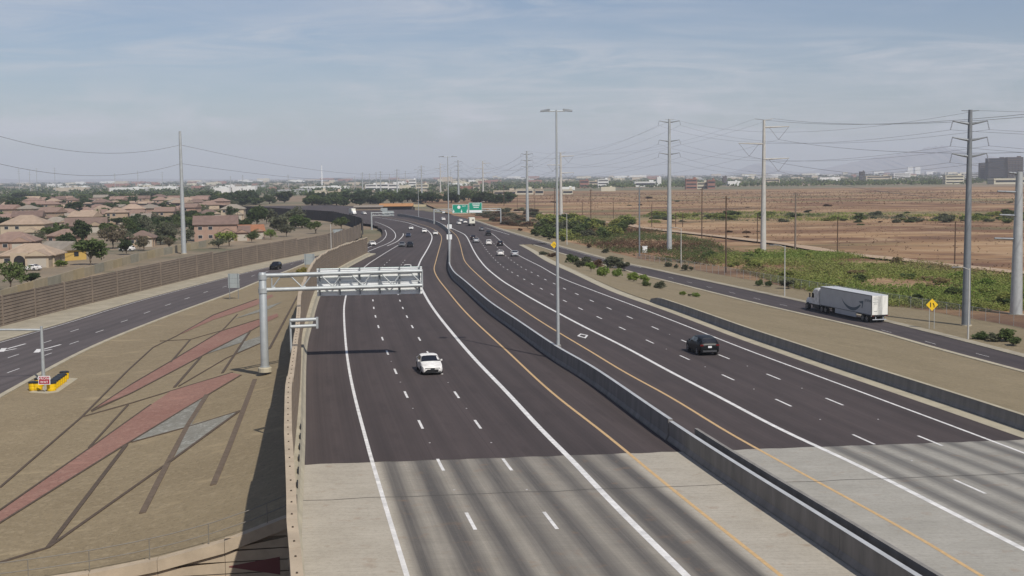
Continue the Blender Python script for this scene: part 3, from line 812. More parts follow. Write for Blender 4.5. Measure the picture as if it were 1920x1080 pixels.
# left parapet: short tan blocks on a retaining face
BX = lambda y: max(AL(y), NWX(y) + .5)
P0 = Vector((BX(20), 20, hr(20)))
m5 = thing('edge_barrier', P0, 'low pale concrete barrier at the foot of the tan capped noise wall', 'barrier')
def pp(y):
    d = BX(y) - NWX(y) - .1
    return [(-d, -.15), (0, -.15), (0, .08), (-.16, .33), (-.30, .80), (-d, .80)]
profile_run(BX, -40, 338, hr, pp, m5, 'barrier_segment', CONCW, 6.1, .03, P0, 1.6)
b0 = MB().box((0, 0, 0), (.07, 1.1, .16)).mesh('drain_slot', BLACKT)
for y in np.arange(30, 76, 3.05):
    inst('drain_slot', b0, m5, Vector((BX(y + 1.5) - .27, y + 1.5, hr(y) + .84)) - P0, math.atan(.157))

# ------------------------------------------------------------------ noise walls: panels of ribbed courses between posts
WALLB2 = mat('block_tan', (.235, .178, .125), .9, .16, .45, bump=.35, bscale=9)
def noise_wall(root, fx, hf, y0, y1, H, bay, org, ribs=True, course=.46, thick=.3, par_fn=None, mats=(WALLB, WALLD), curve=None, steps=True):
    pts = []; y = y0
    while y < y1:
        pts.append(Vector((fx(y), y, hf(y))))
        t = Vector((fx(y + .5) - fx(y - .5), 1, 0)); y += bay / t.length
    top = None
    for i, (a, c) in enumerate(zip(pts, pts[1:])):
        d = (c - a); d.z = 0; L = d.length; t = d / L; n = Vector((t.y, -t.x, 0))
        zb = min(a.z, c.z) - .4
        want = max(a.z, c.z) + H + (.0 if not steps else random.uniform(-.12, .12))
        zt = round(want / .4) * .4 if steps else want
        b = MB(); z = zb
        k = 0
        while z < zt - .05:
            zz_ = min(zt, z + course)
            o = a + t * (L / 2); 
            b.box((o.x, o.y, (z + zz_ - .10) / 2), (thick, L - .1, zz_ - .10 - z), math.atan2(-t.x, t.y))
            b.box((o.x, o.y, zz_ - .05), (thick - .16, L - .1, .1002), math.atan2(-t.x, t.y), 1)
            z = zz_; k += 1
        b.build('wall_panel', list(mats), root, org)
        p = MB(); p.box((c.x, c.y, (zb + zt + .12) / 2), (thick + .14, .34, zt - zb + .12), math.atan2(-t.x, t.y)); p.build('post', mats[0], root, org)
P0 = Vector((WB(75), 75, hl(75)))
nw = thing('noise_wall', P0, 'long brown ribbed block noise wall with stepped top behind the exit ramp', 'wall')
noise_wall(nw, WB, hl, 75, 478, 4.45, 11.0, P0)
P0 = Vector((WB(478), 478, hl(478)))
nw2 = thing('noise_wall', P0, 'dark far noise wall sweeping left round the freeway bend', 'wall')
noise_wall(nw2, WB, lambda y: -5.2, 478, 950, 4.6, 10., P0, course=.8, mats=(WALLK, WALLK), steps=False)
P0 = Vector((NWX(-40), -40, hr(-40)))
nw3 = thing('noise_wall', P0, 'tan capped noise wall standing along the freeway edge above the embankment', 'wall')
def nwtop(y): return hr(y) + itp(y, ((60, 5.0), (200, 5.0), (338, 4.9)))
bolt = MB().tube((0, 0, 0), (0, 0, .04), .035, .03, 8).mesh('cap_bolt', mat('bolt_brown', (.07, .05, .035), .8))
y = -40.
while y < 338:
    L_ = 3.05 if y < 110 else 6.1
    a, c = Vector((NWX(y), y, 0)), Vector((NWX(y + L_), y + L_, 0)); d = c - a; Ln = d.length; t = d / Ln; rz = math.atan2(-t.x, t.y); o = (a + c) / 2
    zt = round((nwtop(y + L_ / 2)) / .2) * .2; zb = (zg(par(y) - .6, max(66, y)) if y > 64 else hr(y) - 1.9) - .7
    b = MB(); z = zb
    while z < zt - .2:
        z2 = min(zt - .14, z + .46); b.box((o.x, o.y, (z + z2 - .07) / 2), (.24, Ln - .05, z2 - .07 - z), rz); b.box((o.x, o.y, z2 - .035), (.16, Ln - .05, .0702), rz, 1); z = z2
    b.build('wall_panel', [WALLB2, WALLD], nw3, P0)
    b = MB(); b.box((o.x, o.y, zt - .07), (.34, Ln - .03, .1398), rz); cp_ = b.build('cap', CONCT, nw3, P0)
    if y < 110:
        for q in (.22, .72): inst('cap_bolt', bolt, cp_, a + d * q + Vector((.0, 0, zt)) - P0)
    y += L_
# tan yard wall behind the noise wall
YW = Curve([(0,566),(120,531),(228,499),(300,480),(365,467),(400,460),(430,455)], lambda y: gl(y))
P0 = Vector((YW(170), 170, gl(170)))
yw = thing('yard_wall', P0, 'pale tan plastered yard wall behind the brown noise wall', 'wall')
def yard(y0, y1, m_):
    y = y0
    while y < y1:
        a, c = Vector((YW(y), y, gl(y))), Vector((YW(y + 9), y + 9, gl(y + 9))); d = c - a; t = Vector((d.x, d.y, 0)).normalized()
        o = (a + c) / 2; b = MB(); b.box((o.x, o.y, o.z + .9 + .08 * (int(y / 9) % 3)), (.22, Vector((d.x, d.y, 0)).length - .04, 2.2), math.atan2(-t.x, t.y)); b.build('wall_panel', m_[int(y / 9) % len(m_)], yw, P0); y += 9
yard(110, 420, [WALLT, mat('yard_wall_ochre', (.36, .29, .17), .9, .15, .4), WALLT, mat('yard_wall_grey', (.27, .25, .19), .9, .15, .4)])

# ------------------------------------------------------------------ abutment wing wall with coping and railing
def wing(o):                                # o: metres left of the parapet
    x = par(65) + .1 - o * .987; return Vector((x, y_wall(x), -5 + 3.4 * math.exp(-o / 8)))
P0 = wing(0)
aw = thing('abutment_wall', P0, 'tan abutment wall with grooved panels below the embankment railing', 'retaining wall')
ang = math.atan(.16)
for k in range(12):
    o0, o1 = k * 3.4, k * 3.4 + 3.38
    a, c = wing(o0), wing(o1); b = MB()
    tops = [(a, -.35), (c, -.35)]
    nrm = Vector((math.sin(ang), -math.cos(ang), 0)) * .25
    for j in range(12):
        za, zc = -8.0 + j * .62, -8.0 + j * .62 + .56
        if za > max(a.z, c.z) - .4: break
        ta, tc_ = max(za + .002, min(zc, a.z - .35)), max(za + .002, min(zc, c.z - .35))
        b.loft([[(a.x, a.y, za) , tuple(Vector((a.x, a.y, za)) + nrm), tuple(Vector((a.x, a.y, ta)) + nrm), (a.x, a.y, ta)],
                [(c.x, c.y, za) , tuple(Vector((c.x, c.y, za)) + nrm), tuple(Vector((c.x, c.y, tc_)) + nrm), (c.x, c.y, tc_)]])
    b.build('wall_panel', CONCT, aw, P0)
    b = MB(); bk = -nrm * .8
    b.loft([[Vector((p.x, p.y, -8.2)), Vector((p.x, p.y, p.z - .3)), Vector((p.x, p.y, p.z - .3)) + bk, Vector((p.x, p.y, -8.2)) + bk] for p in (a, c)]); b.build('backing', mat('joint_tan', (.24, .185, .13), .9), aw, P0)
    b = MB(); f_ = nrm * 1.7; bk = -nrm * 1.0
    b.loft([[p + f_ + Vector((0, 0, -.38)), p + f_ + Vector((0, 0, .22)), p + bk + Vector((0, 0, .22)), p + bk + Vector((0, 0, -.38))] for p in (a, c)]); b.build('coping', CONCT, aw, P0)
b = MB(); a = wing(.6); c = wing(3.2); nrm = Vector((math.sin(ang), -math.cos(ang), 0)) * .27
b.add([Vector((c.x, c.y, -3.9)) + nrm, Vector((a.x, a.y, -3.55)) + nrm, Vector((a.x, a.y, -4.5)) + nrm, Vector((c.x, c.y, -3.95)) + nrm, Vector((a.x, a.y, -3.55)), Vector((a.x, a.y, -4.5)), Vector((c.x, c.y, -3.9)), Vector((c.x, c.y, -3.95))],
      [(0, 1, 2, 3), (1, 4, 5, 2), (0, 6, 4, 1), (3, 2, 5, 7)]); b.build('red_motif', mat('motif_red', (.17, .06, .055), .9), aw, P0)
rl = thing('railing', wing(0) + Vector((0, 0, .2)), 'thin steel pipe railing on the abutment coping below the embankment', 'railing')
RAIL = mat('rail_steel', (.20, .18, .15), .6)
for h in (.55, 1.1):
    b = MB(); b.path([wing(o) + Vector((0, 0, .22 + h)) for o in np.arange(0, 40, 2)], .026, 6, 0); b.build('rail', RAIL, rl, rl.location)
for o in np.arange(1.2, 40, 3.0):
    b = MB(); p = wing(o); b.tube(p + Vector((0, 0, .2)), p + Vector((0, 0, 1.33)), .026, n=6); b.build('post', RAIL, rl, rl.location)
# ------------------------------------------------------------------ sign structures
def road_dir(y): 
    t = MBL.tan(y); return math.atan2(-t.x, t.y)
SB, ST = aty(497, 697, 112), aty(497, 512, 112)
g = thing('sign_gantry', SB, 'grey cantilever gantry on thick column holding a sign seen from behind', 'sign gantry')
rz = road_dir(112) * .9
def gl_(p): return Vector(p)
H_ = ST.z - SB.z
# local frame: x along the arm, y along the road
b = MB(); b.lathe([(.62, 0), (.62, .35), (.55, .42)], 16, 0); b.build('footing', CONCW, g)
b = MB(); b.lathe([(.42, .42), (.42, .5), (.36, .5), (.33, H_), (.30, H_ + .05)], 18); b.build('column', STEEL, g, smooth=True)
for z in (H_ - .35, H_ - 1.55):
    b = MB(); b.lathe([(.36, z - .22), (.40, z - .22), (.40, z + .22), (.36, z + .22)], 18); b.build('collar', STEEL, g)
ARM = 14.1
armr = thing
def ax(x, y, z):
    c, s = math.cos(rz), math.sin(rz); return (x * c - y * s, x * s + y * c, z)
zt_, zb_ = H_ - .22, H_ - 1.5
for z in (zt_, zb_):
    b = MB(); b.tube(ax(.2, 0, z), ax(ARM, 0, z + .1), .19, .17, 14); b.build('chord', STEEL, g, smooth=True)
n = 5; L_ = (ARM - .8) / n
for k in range(n):
    x0 = .8 + k * L_
    for p, q in (((x0, zb_ + .12), (x0 + L_ * .3, zt_ - .12)), ((x0 + L_ * .3, zt_ - .2), (x0 + L_ * .62, zt_ - .2)), ((x0 + L_ * .62, zt_ - .12), (x0 + L_, zb_ + .12)), ((x0 - L_ * .0, zb_ + .2), (x0 + .3, zb_ + .2))):
        b = MB(); b.tube(ax(p[0], 0, p[1] + .1 * p[0] / ARM), ax(q[0], 0, q[1] + .1 * q[0] / ARM), .06, n=8); b.build('truss_brace', STEEL, g)
b = MB(); b.tube(ax(.8, 0, zb_), ax(.8, 0, zt_), .06, n=8); b.build('truss_brace', STEEL, g)
b = MB(); b.tube(ax(ARM, 0, zb_ - .1), ax(ARM, 0, zt_ + .25), .09, n=8); b.build('end_post', STEEL, g)
sx0, sx1 = 4.75, ARM + .05; sz0, sz1 = zb_ - .72, zt_ + .48
sp_ = None
nr = 6; dz = (sz1 - sz0) / nr
for k in range(nr):
    b = MB(); m_ = (sx0 + sx1) / 2
    b.box(ax(m_, .62, sz0 + dz * (k + .5)), (sx1 - sx0, .04, dz - .03), rz); b.build('sign_panel', ALU, g)
    b = MB(); b.box(ax(m_, .57, sz0 + dz * (k + 1) - .06), (sx1 - sx0, .06, .08), rz); b.build('stiffener', ALU, g)
    b = MB(); b.box(ax(m_, .66, sz0 + dz * (k + .5)), (sx1 - sx0, .02, dz - .01), rz); b.build('sign_face', SIGNG, g)
for k in range(6):
    x = sx0 + .25 + k * (sx1 - sx0 - .5) / 5
    b = MB(); b.box(ax(x, .44, (sz0 + sz1) / 2), (.1, .2, sz1 - sz0), rz); b.build('sign_bracket', STEELD, g)
# small roadside frame on the noise wall
p = aty(546, 660, 83); q = aty(541, 598, 83)
g2 = thing('roadside_gantry', (p.x, p.y, nwtop(83) - .3), 'small grey two-rail frame on a thin post atop the tan noise wall', 'sign frame')
hh = q.z - nwtop(83) + .3
b = MB(); b.tube((0, 0, 0), (0, 0, hh), .07, n=8); b.build('post', STEEL, g2)
for z in (hh - .1, hh - .52):
    b = MB(); b.tube((0, 0, z), (1.7, .27, z + .03), .12, n=10); b.build('rail', STEEL, g2, smooth=True)
b = MB(); b.box((1.72, .27, hh - .3), (.12, .25, .75)); b.build('end_plate', STEEL, g2)
# far gantries
def far_gantry(pl, pr_, top, name, label, y=None):
    a = onf(*pl, lambda x, y: hr(y)); c = aty(*pr_, a.y) if y is None else aty(*pr_, y)
    t = aty(pl[0], top, a.y)
    r = thing(name, a, label, 'sign gantry')
    h = t.z - a.z; d = Vector((c.x - a.x, c.y - a.y, 0))
    for k in (0, 1):
        b = MB(); b.tube(d * k, d * k + Vector((0, 0, h)), .32, .28, 10); b.build('column', STEEL, r)
    for z in (0, .9):
        b = MB(); b.tube(Vector((0, 0, h - z)), d + Vector((0, 0, h - z)), .16, n=8); b.build('chord', STEEL, r)
    nn = 10
    for k in range(nn):
        b = MB(); b.tube(d * (k / nn) + Vector((0, 0, h - .9 * (k % 2))), d * ((k + 1) / nn) + Vector((0, 0, h - .9 * ((k + 1) % 2))), .07, n=6); b.build('truss_brace', STEEL, r)
    return r, a, d, h
r, a, d, h = far_gantry((814, 420), (939, 420), 392.5, 'sign_gantry', 'grey span gantry over the departing lanes carrying green exit signs')
def sign_board(parent, a, q0, q1, y, mat_, face=-1, name='sign_board'):
    P, Q = aty(q0[0], q0[1], y), aty(q1[0], q1[1], y); c = (P + Q) / 2 - a
    b = MB(); b.box((c.x, -.45, c.z), (Q.x - P.x, .08, abs(Q.z - P.z))); o = b.build(name, [mat_], parent); o['y'] = 0; del o['y']
    b = MB(); w, hh = (Q.x - P.x), abs(Q.z - P.z)
    for s in (-1, 1):
        b.box((c.x + s * (w / 2 - .08), -.5, c.z), (.12, .02, hh)); b.box((c.x, -.501, c.z + s * (hh / 2 - .08)), (w - .24, .02, .12))
    b.build('border', SIGNW, o)
    return o, c, w, hh
o1, c1, w1, h1 = sign_board(r, a, (848, 383.5), (878, 399.5), a.y, SIGNG)
o2, c2, w2, h2 = sign_board(r, a, (879, 380), (904, 399), a.y, SIGNG)
b = MB(); b.lathe([(.75, 0), (.75, .02)], 10)
sh = inst('route_shield', b.mesh('route_shield', SIGNW), o1, (c1.x - .6, -.5, c1.z + .75)); sh.rotation_euler = (math.pi / 2, 0, 0)
tm = text_mesh('EAST', .8, SIGNW); t_ = inst('lettering', tm, o1, (c1.x + 1.8, -.51, c1.z + 1.2)); t_.rotation_euler = (math.pi / 2, 0, 0)
def arrow(parent, x, z, up, s=1.):
    b = MB(); k = 1 if up else -1
    b.add([(x - .15, -.51, z - .7 * k * s), (x + .15, -.51, z - .7 * k * s), (x + .15, -.51, z), (x + .5, -.51, z), (x, -.51, z + .7 * k * s), (x - .5, -.51, z), (x - .15, -.51, z)], [(0, 1, 2, 3, 4, 5, 6)]); b.build('arrow', SIGNW, parent)
arrow(o1, c1.x - 3, c1.z - 1.1, False); arrow(o1, c1.x + .6, c1.z - 1.1, False); arrow(o1, c1.x + 3.2, c1.z - 1.1, False)
b = MB(); b.box((c2.x, -.5, c2.z - h2 / 2 + .75), (w2 - .5, .02, 1.0)); b.build('exit_band', SIGNW, o2)
for k, ww in enumerate((3.6, 3.0, 2.4)):
    b = MB(); b.box((c2.x + .3, -.505, c2.z + 1.7 - k * .75), (ww, .02, .3)); b.build('text_line', SIGNW, o2)
b = MB(); b.box(((aty(832, 396, a.y) - a).x, -.3, h - 1.4), (1.2, .3, .5)); b.build('camera_box', SIGNW, r)
# cantilever over the exit
a = onf(697, 431, lambda x, y: hr(y)); t = aty(697, 399, a.y); e = aty(739, 399, a.y)
r = thing('sign_gantry', a, 'far grey cantilever gantry over the approaching lanes beside the exit', 'sign gantry')
hh = t.z - a.z; L_ = e.x - a.x
b = MB(); b.tube((0, 0, 0), (0, 0, hh + .3), .36, .3, 12); b.build('column', STEEL, r)
for z in (0, -1.1):
    b = MB(); b.tube((0, 0, hh + z), (L_, .6, hh + z), .15, n=8); b.build('chord', STEEL, r)
for k in range(8):
    b = MB(); b.tube((L_ * k / 8, .3, hh - 1.1 * (k % 2)), (L_ * (k + 1) / 8, .3, hh - 1.1 * ((k + 1) % 2)), .06, n=6); b.build('truss_brace', STEEL, r)
b = MB(); b.box((L_ * .72, 1.0, hh - .4), (L_ * .5, .1, 2.2)); b.build('sign_panel', SIGNB, r)
b = MB(); b.box((L_ * .55, 1.0, hh + 1.3), (L_ * .3, .1, 1.2)); b.build('sign_panel', SIGNB, r)

# ------------------------------------------------------------------ lighting masts and roadside poles
def mast(base, toppy, topx, label, w=1.4, r0=.155, group=None, name='light_mast'):
    t = aty(topx, toppy, base.y); h = t.z - base.z
    r = thing(name, base, label, 'street light', group)
    b = MB(); b.tube((0, 0, 0), (0, 0, h), r0, r0 * .5, 12); b.build('pole', STEEL, r, smooth=True)
    b = MB(); b.tube((-w * .55, 0, h - .12), (w * .55, 0, h - .12), .05, n=6); b.build('crossarm', STEEL, r)
    for s, yy in ((-1, .3), (-1, -.35), (1, .3), (1, -.35)):
        b = MB(); b.add([(s * w * .42, yy - .17, h - .1), (s * w, yy - .2, h - .16), (s * w, yy + .2, h - .16), (s * w * .42, yy + .17, h - .1), (s * w * .42, yy - .14, h + .08), (s * w, yy - .12, h - .04), (s * w, yy + .12, h - .04), (s * w * .42, yy + .14, h + .08)], [(0, 3, 2, 1), (4, 5, 6, 7), (0, 1, 5, 4), (1, 2, 6, 5), (2, 3, 7, 6), (3, 0, 4, 7)]); b.build('luminaire', STEELD, r)
    return r
p = Vector((aty(1046.5, 648, 113).x, 113, hr(113) + 1.3)); 
b = MB(); mroot = mast(p, 206, 1043.5, 'tall grey lighting mast on the median barrier beside the carpool diamond')
b = MB(); b.box((0, 0, -.6), (.5, .8, 1.2)); b.build('pedestal', CONCG, mroot)
y2 = onf(855, 504, lambda x, y: hr(y)).y
mast(Vector((MBC(y2), y2, hr(y2) + 1.3)), 293, 849, 'lighting mast on the median behind the white box signs, before the bend', 1.9)
a = onf(785, 408, lambda x, y: hr(y)); mast(a, 318, 779, 'lighting mast far round the freeway bend by the orange canopy', 2.0)
# two box signs on the median
for px, py, sz, lab in ((842.5, 444, 1.65, 'pale square box sign back on a median post, lower of two'), (843, 424.5, 1.7, 'pale square box sign back on a median post, farther and higher')):
    y = onf(px, py + 14 if sz < 1.7 else py + 13, lambda x, y: hr(y)).y
    y = min(y, 560); c = aty(px, py, y); r = thing('box_sign', (c.x, y, hr(y) + 1.2), lab, 'sign')
    b = MB(); b.box((0, 0, c.z - hr(y) - 1.2), (sz, .25, sz)); b.build('panel', ALU, r)
    b = MB(); b.tube((0, .1, -.1), (0, .1, c.z - hr(y) - 1.2), .08, n=8); b.build('post', STEEL, r)
    b = MB(); b.box((0, 0, c.z - hr(y) - 1.2 + sz / 2 + .1), (sz + .3, .35, .2)); b.build('hood', BLACKT, r)
# street lights beside the on-ramp
for (bx, by), ty, ax_, lab in (((1815, 636), 503, 1793, 'slim street light beside the huge steel pylon next to the merge sign'), ((1471, 555), 461, 1449, 'slim street light on the verge ahead of the white truck'), ((1277, 500), 428, 1262, 'slim street light among small bushes beside the grey pylon'), ((1063, 459), 400, 1052, 'slim street light near the first merge sign'), ((621, 470), 420, 0, 'pale light pole behind the noise wall end by the exit ramp'), ((1189 - 251, 428), 391, 0, 'pale post')):
    if lab == 'pale post': continue
    zf = (lambda x, y: hl(y)) if bx < 700 else (lambda x, y: hq(y) + .02)
    a = onf(bx, by, zf); t = aty(bx, ty, a.y); h = t.z - a.z
    r = thing('street_light', a, lab, 'street light')
    b = MB(); b.tube((0, 0, 0), (0, 0, h), .13, .08, 10); b.build('pole', STEELL, r, smooth=True)
    if ax_:
        e = aty(ax_, ty - 2, a.y) - a
        b = MB(); b.path([(0, 0, h - .2), (e.x * .5, 0, h + .15), (e.x, 0, h + .2)], .05, 6); b.build('arm', STEELL, r)
        b = MB(); b.box((e.x - .2, 0, h + .17), (.8, .3, .12)); b.build('luminaire', STEELD, r)

# ------------------------------------------------------------------ small signs
def diamond_sign(q, base, s, lab, posts, sym):
    a = onf(*base, lambda x, y: hq(y)); c = aty(*q, a.y); r = thing('merge_sign', a, lab, 'road sign')
    zc = c.z - a.z
    b = MB(); k = s / math.sqrt(2) * 1.414
    b.add([(0, 0, zc - k), (k, 0, zc), (0, 0, zc + k), (-k, 0, zc), (0, .03, zc - k), (k, .03, zc), (0, .03, zc + k), (-k, .03, zc)], [(0, 1, 2, 3), (7, 6, 5, 4), (0, 4, 5, 1), (1, 5, 6, 2), (2, 6, 7, 3), (3, 7, 4, 0)]); o = b.build('panel', SIGNY, r)
    b = MB(); b.box((-.27 * k, -.012, zc), (.14 * k, .012, .75 * k)); b.build('symbol_bar', SIGNK, o)
    b = MB(); b.path([(.32 * k, -.012, zc - .4 * k), (.3 * k, -.012, zc - .05 * k), (.12 * k, -.012, zc + .3 * k)], .075 * k, 4); b.build('symbol_arrow', SIGNK, o)
    for x in posts:
        b = MB(); b.box((x, .06, zc / 2), (.07, .05, zc)); b.build('post', STEEL, r)
    return r
diamond_sign((1747.5, 571.5), (1747, 617), .86, 'yellow diamond merge sign on two thin posts beside the on-ramp', (-.35, .35), 1)
diamond_sign((1039, 459), (1039, 480), .95, 'distant yellow diamond merge sign among verge bushes in the gore', (0,), 1)
for q0, q1, base, lab in (((427, 513), (449, 540), (437, 561), 'grey sign back on two posts above the planted embankment by the exit ramp'), ((570, 476), (590, 496), (579, 512), 'tall grey sign back above a yellow bush beside the exit ramp'), ((624, 430), (642, 446), (632, 455), 'small grey sign back behind the brown noise wall end')):
    a = onf(*base, zg) if base[0] < 600 else onf(*base, lambda x, y: hl(y)); P, Q = aty(*q0, a.y), aty(*q1, a.y); r = thing('roadside_sign', a, lab, 'road sign')
    w, zc, hh = Q.x - P.x, (P.z + Q.z) / 2 - a.z, abs(P.z - Q.z)
    n = 3
    for k in range(n):
        b = MB(); b.box(((P.x + Q.x) / 2 - a.x, .06, zc - hh / 2 + hh * (k + .5) / n), (w, .04, hh / n - .03)); b.build('panel', SIGNB, r)
    for s in (-1, 1):
        b = MB(); b.box(((P.x + Q.x) / 2 - a.x + s * w * .38, 0, (zc + hh / 2) / 2 - .15), (.09, .07, zc + hh / 2 + .3)); b.build('post', STEELD, r)
# traffic signal mast, wrong-way sign, crash barrels
a = onf(82, 716, zg); t = aty(77, 612, a.y)
r = thing('signal_mast', a, 'grey traffic signal mast arm reaching over the exit ramp', 'traffic signal')
hh = t.z - a.z
b = MB(); b.tube((0, 0, -.2), (0, 0, hh), .2, .13, 12); b.build('pole', STEEL, r, smooth=True)
b = MB(); b.path([(0, 0, hh - .35), (-3, -.3, hh - .25), (-12, -1.2, hh - .1)], [.12, .1, .06], 8); b.build('mast_arm', STEEL, r)
for x in (-6.5, -10):
    b = MB(); b.box((x, -x * -.1 + .15, hh - .4), (.4, .3, 1.1)); b.build('signal_head', BLACKT, r)
b = MB(); b.box((0, 0, -.05), (.6, .6, .25)); b.build('footing', CONC, r)
a = onf(84, 736, zg); c = aty(83.5, 713, a.y)
r = thing('wrong_way_sign', a, 'red wrong way sign in front of the yellow crash barrels', 'road sign')
w = (aty(94.5, 713, a.y) - aty(72.5, 713, a.y)).x; hh = aty(83, 705.5, a.y).z - aty(83, 721.5, a.y).z
b = MB(); b.box((0, 0, c.z - a.z), (w, .04, hh)); o = b.build('panel', SIGNW, r)
b = MB(); b.box((0, -.025, c.z - a.z), (w - .12, .02, hh - .12)); o2 = b.build('red_field', SIGNR, o)
for i, (tx, dz) in enumerate((('WRONG', .17), ('WAY', -.17))):
    t_ = inst('lettering', text_mesh(tx, .33, SIGNW), o2, (0, -.045, c.z - a.z + dz)); t_.rotation_euler = (math.pi / 2, 0, 0)
b = MB(); b.tube((0, .05, -.2), (0, .05, c.z - a.z), .04, n=8); b.build('post', STEEL, r)
bar = None
spots = [(63, 732), (71, 732), (97, 733), (101, 729), (105, 726), (109, 723), (113, 720), (117, 717), (121, 712), (74, 725)]
for i, (px, py) in enumerate(spots):
    a = onf(px, py, zg)
    if bar is None:
        bar = thing('crash_barrel', a, 'yellow sand barrel with black lid clustered round the signal mast', 'crash barrel', 'yellow crash barrels at the ramp end')
        b = MB(); b.lathe([(.38, 0), (.42, .05), (.44, .36), (.43, .38), (.43, .41), (.45, .43), (.44, .72)], 16); b.build('drum', BARREL, bar, smooth=True)
        b = MB(); b.lathe([(.46, .72), (.48, .74), (.48, .79), (.40, .85)], 16); b.build('lid', BLACKT, bar)
        o = bar
    else: o = copy_tree(bar)
    o.location = a; o.rotation_euler = (0, 0, i * .7)
b = MB(); A_ = [onf(*q, zg) for q in ((54, 736), (88, 738), (110, 735), (146, 710), (118, 708))]
b.loft([[p + Vector((0, 0, -.1)) for p in A_], [p + Vector((0, 0, .03)) for p in A_]]); tag(b.build('barrel_pad', CONCW), kind='structure')

# ------------------------------------------------------------------ transmission pylons
def shaft(h, r0, r1, n=12): b = MB(); b.tube((0, 0, -.3), (0, 0, h), r0, r1, n); return b
def insul(b, a, c, r=.09, nd=6):
    a, c = Vector(a), Vector(c); b.tube(a, c, r * .35, n=5)
    for k in range(nd):
        t = (k + .5) / nd; p = a.lerp(c, t); d = (c - a).normalized() * .04; b.tube(p - d, p + d, r, r, 7)
def pylon_double(base, h, r0, lab, mat_=STEELD, rz=0., arms=None, spread=2.6):
    r = thing('power_pylon', base, lab, 'power pole', None, rz)
    b = shaft(h, r0, r0 * .45); b.build('shaft', mat_, r, smooth=True)
    b = MB(); b.lathe([(r0 * 1.35, -.3), (r0 * 1.35, .25), (r0 * 1.1, .25)], 14); b.build('footing', CONC, r)
    att = []
    for z in (arms or (h - 1.8, h - 4.1, h - 6.4)):
        for s in (-1, 1):
            b = MB(); b.path([(s * r0 * .4, 0, z - .15), (s * spread * .5, 0, z), (s * spread, 0, z + .25)], [.2, .14, .08], 7); b.build('arm', STEELD, r)
            b = MB(); insul(b, (s * spread, 0, z + .2), (s * (spread + .3), 0, z - 1.0)); b.build('insulator', CERAM, r)
            att.append((s * (spread + .3), 0, z - 1.0))
    b = MB(); b.path([(-1.3, 0, h - .1), (0, 0, h - .15), (1.3, 0, h - .1)], .05, 5); b.build('earth_wire_arm', mat_, r)
    att.append((1.3, 0, h - .1))
    return r, [Matrix.Rotation(rz, 3, 'Z') @ Vector(p) + base for p in att]
def pylon_vee(base, h, r0, lab, mat_=STEELL, rz=0.):
    r = thing('power_pylon', base, lab, 'power pole', None, rz)
    b = shaft(h, r0, r0 * .42); b.build('shaft', mat_, r, smooth=True)
    b = MB(); b.lathe([(r0 * 1.3, -.3), (r0 * 1.3, .25), (r0 * 1.05, .25)], 14); b.build('footing', CONC, r)
    att = []; L = h * .195
    for z, s in ((h * .948, 1), (h * .825, -1), (h * .71, 1)):
        b = MB(); b.path([(s * .2, 0, z - .1), (s * L, 0, z + .1)], [.26, .12], 7); b.build('arm', mat_, r)
        v = (s * L * .58, 0, z - h * .095)
        for x in (L * .2, L * .97):
            b = MB(); insul(b, (s * x, 0, z - .1), v, .12, 8); b.build('insulator', CERAM, r)
        att.append(v)
    b = MB(); b.path([(-2.6, 0, h + .35), (0, 0, h), (2.6, 0, h + .35)], .07, 5); b.build('earth_wire_arm', mat_, r)
    att += [(-2.6, 0, h + .35), (2.6, 0, h + .35)]
    return r, [Matrix.Rotation(rz, 3, 'Z') @ Vector(p) + base for p in att]
DG = lambda x, y: GR if y > 120 else GR
def pole_at(px, py, ty, tx=None):
    a = onf(px, py, DG); t = aty(tx or px, ty, a.y); return a, t.z - a.z
LA, LB = [], []
a, h = pole_at(1811, 612, 206); r_, A1 = pylon_double(a, h, .62, 'massive dark grey steel pylon with six arms by the merge sign', STEELD, .12); LA.append(A1)
a, h = pole_at(1255, 471, 223); r_, A2 = pylon_double(a, h, .78, 'grey steel pylon with six arms standing in green scrub by bushes', STEEL, .12, (h - .8, h - 6.2, h - 9.9), 3.0); LA.append(A2)
a, h = pole_at(989, 416, 283); r_, A3 = pylon_double(a, h, .85, 'thin grey pylon at the desert edge behind the pale dirt track', STEEL, .15, (h - 1.5, h - 4.5, h - 7.5), 2.8); LA.append(A3)
a, h = pole_at(860, 380, 300); r_, A4 = pylon_double(a, h, 1.0, 'grey pylon rising behind the green overhead signs', STEEL, .2, (h - 1.5, h - 5, h - 8.5), 3.2); LA.append(A4)
a, h = pole_at(791, 371, 310); r_, A5 = pylon_double(a, h, 1.0, 'distant grey pylon in the dark trees behind the orange canopy', STEEL, .4, (h - 1.5, h - 5, h - 8.5), 3.2); LA.append(A5)
a, h = pole_at(745, 365, 317); r_, A6 = pylon_double(a, h, 1.0, 'distant pylon by the white apartment blocks, beyond the canopy', STEEL, .5, (h - 1.5, h - 5, h - 8.5), 3.2); LA.append(A6)
a, h = pole_at(714, 362, 321); r_, A7 = pylon_double(a, h, 1.0, 'faint far pylon before the white apartment blocks', STEEL, .5, (h - 1.5, h - 5, h - 8.5), 3.2); LA.append(A7)
a, h = pole_at(680, 360, 323); r_, A8 = pylon_double(a, h, 1.0, 'faint farthest pylon of the line beside the white apartment blocks', STEEL, .5, (h - 1.5, h - 5, h - 8.5), 3.2); LA.append(A8)
a, h = pole_at(1431, 474, 225); r_, B1 = pylon_vee(a, h, .85, 'pale pole with three arms and vee insulators standing in green scrub', STEELL, .1); LB.append(B1)
a, h = pole_at(1052, 417, 286); r_, B2 = pylon_vee(a, h, .95, 'pale vee insulator pole just behind the tall median mast', STEELL, .1); LB.append(B2)
